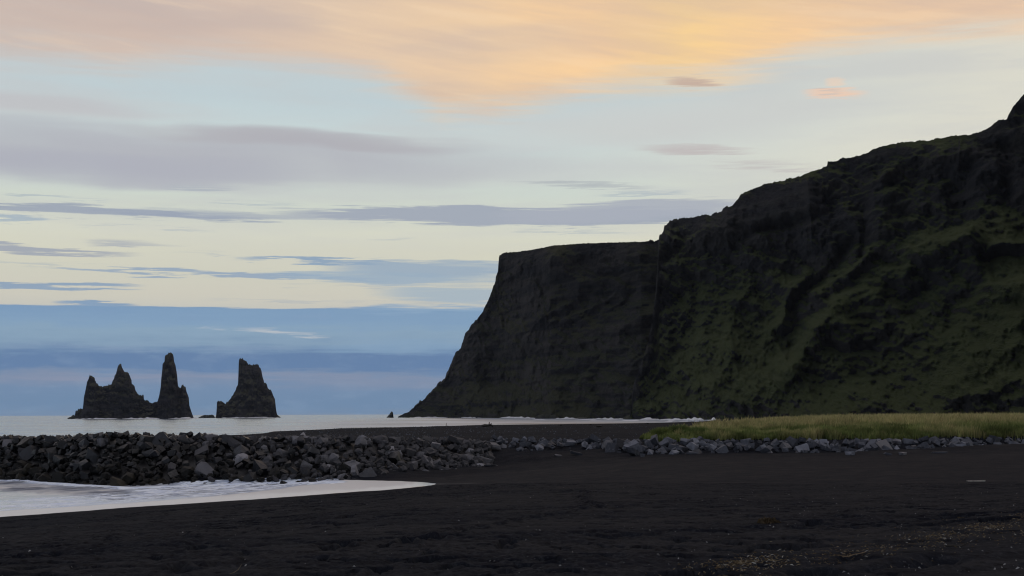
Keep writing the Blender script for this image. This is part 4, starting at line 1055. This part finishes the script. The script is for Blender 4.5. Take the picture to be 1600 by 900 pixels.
def grass():
    n = 340000
    yv = 117.0 + (rng.uniform(0, 1, n) ** 1.9) * 230
    pxv = rng.uniform(985, 2050, n)
    x = (pxv - 800) / F * yv
    front = np.interp(pxv, [985, 1000, 1130, 1300, 1450, 1600, 2050], [120.5, 118.5, 117.6, 117.6, 121, 124.5, 136])
    left = np.interp(yv, [117, 124, 130, 150, 200, 350], [1003, 1003, 1030, 1085, 1140, 1215]) + 22 * fbm(x / 3, yv / 5, 3, 501)
    keep = (yv > front + 0.5 * rng.uniform(0, 1, n)) & (pxv > left)
    dens = vn2(x / 1.4, yv / 2.0, 505)
    keep &= rng.uniform(0, 1, n) < 0.35 + 0.9 * dens
    x = x[keep]; yv = yv[keep]; pxv = pxv[keep]; front = front[keep]; n = len(x)
    dep = yv - front
    patch = fbm(x / 5, yv / 8, 3, 511) + 0.6 * fbm(x / 1.3, yv / 2.5, 3, 513)
    dry = np.clip(sstep(1, 22, dep) * 0.85 + patch * 2.4 + np.interp(pxv, [1000, 1300, 1600], [-0.15, 0.0, 0.05]), 0, 1)
    hgt = (0.42 + 0.30 * dry) * (0.7 + 0.6 * rng.uniform(0, 1, n)) * (0.6 + 1.0 * vn2(x / 1.1, yv / 2.2, 521)) * np.interp(pxv, [1000, 1080, 1200, 1320, 2050], [0.75, 0.85, 0.85, 1.0, 1.0])
    hgt = np.where(rng.uniform(0, 1, n) < 0.03, hgt * 1.35, hgt)
    hgt = np.clip(hgt, 0.15, 1.5)
    wid = rng.uniform(0.04, 0.10, n) * np.clip(yv / 130, 1, 2.2)
    g1 = np.array([0.070, 0.100, 0.030]); g2 = np.array([0.150, 0.170, 0.055]); t1 = np.array([0.56, 0.45, 0.23]); t2 = np.array([0.30, 0.30, 0.12])
    q = rng.uniform(0, 1, n)[:, None]
    green = g1 * (1 - q) + g2 * q; tan = t2 * (1 - q) + t1 * q
    clump = (0.25 + 0.8 * vn2(x / 0.45, yv / 0.9, 541) + 0.75 * vn2(x / 1.6, yv / 3.5, 547))[:, None]
    green = green * clump; tan = tan * (0.4 + 0.6 * clump)
    d = dry[:, None]
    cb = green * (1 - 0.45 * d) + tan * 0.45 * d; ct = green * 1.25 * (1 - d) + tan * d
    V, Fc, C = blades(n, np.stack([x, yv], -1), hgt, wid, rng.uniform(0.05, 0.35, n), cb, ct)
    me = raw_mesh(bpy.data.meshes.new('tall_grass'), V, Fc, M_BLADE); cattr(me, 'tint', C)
    link('tall_grass', me, kind='stuff')
    # turf below the blades
    gx = np.linspace(985, 2050, 120); gy = np.concatenate([np.linspace(0, 20, 20), np.linspace(22, 700, 40)])
    fr = np.interp(gx, [985, 1000, 1130, 1300, 1450, 1600, 2050], [121, 119, 118, 118, 121.4, 125, 136.5])
    yy = fr[None] + gy[:, None]; lf = np.interp(yy, [117, 124, 130, 150, 200, 350, 900], [1006, 1006, 1034, 1090, 1146, 1222, 1290])
    pxg = np.maximum(gx[None] + 0 * yy, lf); xx = (pxg - 800) / F * yy
    P = np.stack([xx, yy, zbase(xx, yy) + 0.02 + 0.10 * fbm(xx / 2, yy / 3, 3, 531)], -1)
    m, N = mat('turf'); pp = pos(N); aa, _ = N.noise(pp, 0.6, 4, 0.6)
    finish(N, N.mix(N.mr(aa, 0.35, 0.65), (0.022, 0.030, 0.010, 1), (0.055, 0.050, 0.022, 1)), 0.95, 0.1)
    link('turf', grid_mesh('turf', P, m), kind='structure')
grass()

def tussock(px, y, w, h, label, gcol, n=2600):
    x = (px - 800) / F * y
    a = rng.uniform(0, 2 * math.pi, n); r = np.sqrt(rng.uniform(0, 1, n)) * w / 2
    xy = np.stack([x + r * np.cos(a), y + r * np.sin(a) * 0.8], -1)
    hh = h * np.sqrt(np.clip(1 - (r / (w / 2)) ** 2, 0.05, 1)) * rng.uniform(0.55, 1.1, n)
    q = rng.uniform(0, 1, n)[:, None]
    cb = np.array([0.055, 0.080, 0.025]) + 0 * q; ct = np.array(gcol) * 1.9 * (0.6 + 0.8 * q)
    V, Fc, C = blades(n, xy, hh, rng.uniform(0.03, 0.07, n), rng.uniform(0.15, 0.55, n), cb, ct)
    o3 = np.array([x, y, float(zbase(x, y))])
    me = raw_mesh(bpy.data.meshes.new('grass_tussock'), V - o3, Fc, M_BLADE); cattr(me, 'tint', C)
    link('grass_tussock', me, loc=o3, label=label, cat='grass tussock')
tussock(1011, 121.5, 1.5, 0.55, 'smallest yellow green grass tussock, at the left tip of the grass', (0.10, 0.11, 0.035), 1500)
tussock(1030, 123, 2.4, 1.0, 'round fresh green tussock, second from the left tip of the grass', (0.085, 0.105, 0.030))
tussock(1056, 125, 2.8, 1.15, 'tall darker green tussock between two fresh green ones', (0.055, 0.075, 0.025), 3200)
tussock(1086, 122.5, 3.2, 0.95, 'broad fresh green tussock leaning over the grey boulders, right of the dark one', (0.070, 0.100, 0.030), 3200)

# ------------------------------------------------------------------ small things on the sand
def stick(name, pts, rad, m, label, cat, kids=()):
    """a bent tapering branch through world points"""
    def tube(pts, rad):
        pts = [Vector(p) for p in pts]; bm = bmesh.new(); rings = []
        for i, p in enumerate(pts):
            d = (pts[min(i + 1, len(pts) - 1)] - pts[max(i - 1, 0)]).normalized()
            s = d.cross(Vector((0, 0, 1))).normalized(); u = s.cross(d)
            rr = rad * (1 - 0.55 * i / (len(pts) - 1)) * (1 + 0.15 * math.sin(i * 2.1))
            rings.append([bm.verts.new(p + s * rr * math.cos(k * 1.0472) + u * rr * math.sin(k * 1.0472)) for k in range(6)])
        for a, b in zip(rings, rings[1:]):
            for k in range(6): bm.faces.new((a[k], a[(k + 1) % 6], b[(k + 1) % 6], b[k]))
        bm.faces.new(rings[0][::-1]); bm.faces.new(rings[-1])
        return bm
    bm = tube(pts, rad)
    for kp, kr in kids:
        b2 = tube(kp, kr); tmp = bpy.data.meshes.new('tmp'); b2.to_mesh(tmp); bm.from_mesh(tmp); b2.free(); bpy.data.meshes.remove(tmp)
    me = bpy.data.meshes.new(name); bm.to_mesh(me); bm.free(); me.materials.append(m)
    c = Vector(pts[0]); me.transform(Matrix.Translation(-c))
    return link(name, me, loc=c, label=label, cat=cat)

def gp(px, py, up=0.02):
    p = hit(px, py); return (p[0], p[1], float(ground_xy(p[0], p[1])) + up)
stick('driftwood_stick', [gp(1318, 871, 0.03), gp(1326, 870.5, 0.03), gp(1335, 869.5, 0.03), gp(1344, 868.5, 0.04), gp(1352.5, 866.5, 0.04)], 0.009, plain_material('tan_stick', (0.20, 0.14, 0.08, 1)), 'thin tan curved stick in the litter band at lower right', 'stick')
stick('driftwood_stick', [gp(1478, 856, 0.03), gp(1490, 855, 0.03), gp(1503, 853, 0.04), gp(1512, 852.5, 0.04)], 0.014, M_DKWOOD, 'short brown stick near the right end of the litter band', 'stick')
stick('grass_stalk', [gp(358, 899, 0.02), gp(365, 898.6, 0.03), gp(372, 897.5, 0.06), gp(377, 895.5, 0.10)], 0.004, plain_material('dry_stalk', (0.16, 0.13, 0.08, 1)), 'bent dry stalk sticking out of the sand at the lower left edge', 'stalk')
# bleached plank
def plank():
    p = hit(1525, 754); bm = bmesh.new(); bmesh.ops.create_cube(bm, size=1)
    for v in bm.verts:
        v.co = Vector((v.co.x * (0.82 + 0.1 * v.co.z), v.co.y * 0.20, v.co.z * 0.11 + 0.03 * v.co.x))
    bmesh.ops.bevel(bm, geom=bm.edges[:], offset=0.012, segments=1, affect='EDGES')
    me = bpy.data.meshes.new('driftwood_plank'); bm.to_mesh(me); bm.free(); me.materials.append(M_WOOD)
    o = link('driftwood_plank', me, loc=(p[0], p[1], float(ground_xy(p[0], p[1])) + 0.06), label='short bleached plank lying on the smooth sand at the far right', cat='driftwood'); o.rotation_euler = (0, 0.02, 0.06)
plank()
# pale stone
p = hit(1224, 858.5)
o = link('white_stone', boulder_mesh(77, M_SHELL, True), loc=(p[0], p[1], float(ground_xy(p[0], p[1])) + 0.02), label='small bright white stone above the left part of the litter band', cat='stone'); o.scale = (0.07, 0.05, 0.06)
# heap of dried seaweed
def weed(px, py, w, n, label):
    p = hit(px, py); V = []; Fc = []
    for k in range(n):
        a = rng.uniform(0, 6.28); r = w * 0.5 * rng.uniform(0, 1) ** 0.7; cx, cy2 = r * math.cos(a), r * math.sin(a) * 1.4; cz = 0.06 * (1 - r / (w * 0.5)) + 0.01
        b = rng.uniform(0, 6.28); L = rng.uniform(0.06, 0.2); dx, dy = math.cos(b) * L, math.sin(b) * L; t = 0.012
        i = len(V); V += [(cx - dy * t / L, cy2 + dx * t / L, cz), (cx + dy * t / L, cy2 - dx * t / L, cz), (cx + dx * .6, cy2 + dy * .6, cz + rng.uniform(0.02, 0.09)), (cx + dx, cy2 + dy, cz * 0.4)]
        Fc += [(i, i + 1, i + 2), (i, i + 2, i + 3)]
    me = raw_mesh(bpy.data.meshes.new('seaweed_clump'), np.array(V), np.array(Fc), M_WEED)
    link('seaweed_clump', me, loc=(p[0], p[1], float(ground_xy(p[0], p[1]))), label=label, cat='seaweed')
weed(1505, 805, 0.42, 140, 'tangled brown seaweed clump alone on the sand above the litter band')
weed(1200, 818, 0.30, 60, 'little tan seaweed scrap on open sand left of the litter band')
# far beach: a dark heap and a stake against the sea
def far_pt(px, py): return hit(px, py)
p = far_pt(762, 667.2)
q = np.array(p)
stick('driftwood_heap', [q + (-1.1, 0, 0.1), q + (-0.5, 0, 0.25), q + (0.1, 0.1, 0.3), q + (0.6, 0, 0.35), q + (1.0, 0, 0.15)], 0.36, M_DKWOOD, 'dark driftwood heap with a stub sticking up on the far beach crest', 'driftwood',
      [([q + (0.25, 0, 0.3), q + (0.28, 0, 0.65), q + (0.33, 0, 0.95)], 0.14), ([q + (0.55, 0, 0.3), q + (0.62, 0, 0.55), q + (0.7, 0, 0.7)], 0.16)])
p = np.array(far_pt(697, 666.5))
stick('driftwood_stake', [p + (0, 0, -0.1), p + (0.02, 0, 0.3), p + (0.05, 0, 0.75)], 0.09, M_DKWOOD, 'thin dark stake standing on the far beach crest left of the driftwood heap', 'driftwood')
for px, py, s, lab in ((877, 665, 0.5, 'dark stone on the far beach crest nearest the driftwood heap'), (923, 664.3, 0.45, 'dark stone on the far beach crest, middle one of three'), (1012, 662.5, 0.5, 'dark stone on the far beach crest close above the grass tip'), (936, 668.5, 0.9, 'low dark clump of weed covered stone on the far black beach')):
    place_stone(px, py, s, 'alga', int(px) % 14, (1.3, 0.8, 0.8), (0, 0, 0.4), lab, sink=0.15)

# litter of straw and chips along the old tide line, shells and pebbles
def scraps(name, pts, sizes, cols, flat=0.35):
    n = len(pts); V = np.zeros((n, 4, 3)); a = rng.uniform(0, 6.28, n); L = sizes[:, 0]; w = sizes[:, 1]
    dx, dy = np.cos(a), np.sin(a); z = ground_xy(pts[:, 0], pts[:, 1])
    tilt = rng.uniform(0, flat, n)
    V[:, 0] = np.stack([pts[:, 0] - dx * L / 2 - dy * w / 2, pts[:, 1] - dy * L / 2 + dx * w / 2, z - 0.002], -1)
    V[:, 1] = np.stack([pts[:, 0] - dx * L / 2 + dy * w / 2, pts[:, 1] - dy * L / 2 - dx * w / 2, z - 0.002], -1)
    V[:, 2] = np.stack([pts[:, 0] + dx * L / 2, pts[:, 1] + dy * L / 2, z + tilt * L + 0.004], -1)
    V[:, 3] = np.stack([pts[:, 0], pts[:, 1], z + w * 0.9 + tilt * L * 0.5], -1)
    k = np.arange(n)[:, None] * 4
    Fc = np.concatenate([k + [[0, 1, 3]], k + [[1, 2, 3]], k + [[2, 0, 3]], k + [[0, 2, 1]]])
    me = raw_mesh(bpy.data.meshes.new(name), V.reshape(-1, 3), Fc, M_SCRAP)
    cattr(me, 'tint', np.concatenate([np.repeat(cols, 4, 0), np.ones((n * 4, 1))], -1))
    link(name, me, kind='stuff')
band = np.array([hit(a, b) for a, b in ((1100, 893), (1200, 876), (1290, 868), (1370, 858), (1440, 845), (1490, 834), (1560, 822), (1640, 806), (1750, 790))])
n = 14000
s = rng.uniform(0, 1, n); k = s * (len(band) - 1)
bx = np.interp(k, np.arange(len(band)), band[:, 0]); by = np.interp(k, np.arange(len(band)), band[:, 1])
clus = fbm(bx / 0.7, by / 0.9, 3, 601)
off = rng.normal(0, 1, n) * np.where(rng.uniform(0, 1, n) < 0.35, 2.4, 0.8)
bx = bx + off * 0.3 + rng.normal(0, 0.25, n); by = by + off * (0.4 + by * 0.03)
keep = (rng.uniform(0, 1, n) < 0.28 + 3.2 * clus)
bx, by = bx[keep], by[keep]; n = len(bx)
q = rng.uniform(0, 1, n)[:, None]
cl = np.where(q < 0.6, np.array([0.085, 0.058, 0.030]), np.where(q < 0.92, np.array([0.17, 0.135, 0.085]), np.array([0.36, 0.35, 0.32]))) * rng.uniform(0.5, 1.5, (n, 1))
scraps('beach_litter', np.stack([bx, by], -1), np.stack([rng.uniform(0.02, 0.075, n), rng.uniform(0.005, 0.017, n)], -1), cl)
n = 1700
yv = 15 + 60 * rng.uniform(0, 1, n) ** 1.8; pxv = rng.uniform(-100, 1700, n)
wgt = np.interp(pxv, [0, 800, 1100, 1700], [0.25, 0.4, 1, 1]); kp = rng.uniform(0, 1, n) < wgt
pts = np.stack([(pxv - 800) / F * yv, yv], -1)[kp]; pts = pts[pts[:, 1] < yline(pts[:, 0], pts[:, 1]) - 2]; n = len(pts)
big = rng.uniform(0, 1, n) ** 5
scraps('shell_fragments', pts, np.stack([0.012 + 0.032 * big, 0.008 + 0.016 * big], -1), np.array([0.34, 0.34, 0.34]) * rng.uniform(0.15, 1.2, (n, 1)), 0.3)
n = 2600
yv = rng.uniform(128, 330, n); pxv = rng.uniform(430, 1010, n)
kp = rng.uniform(0, 1, n) < np.interp(pxv, [430, 520, 640, 800, 1010], [0.2, 1, 1, 0.45, 0.25])
pts = np.stack([(pxv - 800) / F * yv, yv], -1)[kp]; n = len(pts)
sz = rng.uniform(0.06, 0.22, n)
scraps('pebbles', pts, np.stack([sz, sz * 0.7], -1), np.array([0.07, 0.075, 0.09]) * rng.uniform(0.3, 1.7, (n, 1)), 0.2)

# ------------------------------------------------------------------ haze
def haze():
    me = bpy.data.meshes.new('haze'); bm = bmesh.new(); bmesh.ops.create_cube(bm, size=1)
    x0, x1, y0, y1, z0, z1 = -11000, 11000, -11000, 11000, -14, 460
    for v in bm.verts: v.co = Vector((x0 + (x1 - x0) * (v.co.x + 0.5), y0 + (y1 - y0) * (v.co.y + 0.5), z0 + (z1 - z0) * (v.co.z + 0.5)))
    bm.to_mesh(me); bm.free()
    m = bpy.data.materials.new('haze'); m.use_nodes = True; t = m.node_tree; t.nodes.clear()
    v = t.nodes.new('ShaderNodeVolumePrincipled'); v.inputs['Color'].default_value = (0.82, 0.88, 1.0, 1); v.inputs['Density'].default_value = 0.000015; v.inputs['Anisotropy'].default_value = 0.0
    o = t.nodes.new('ShaderNodeOutputMaterial'); t.links.new(v.outputs[0], o.inputs['Volume'])
    me.materials.append(m); link('haze', me, kind='stuff')
haze()
print('boulders', n1_, n2_)
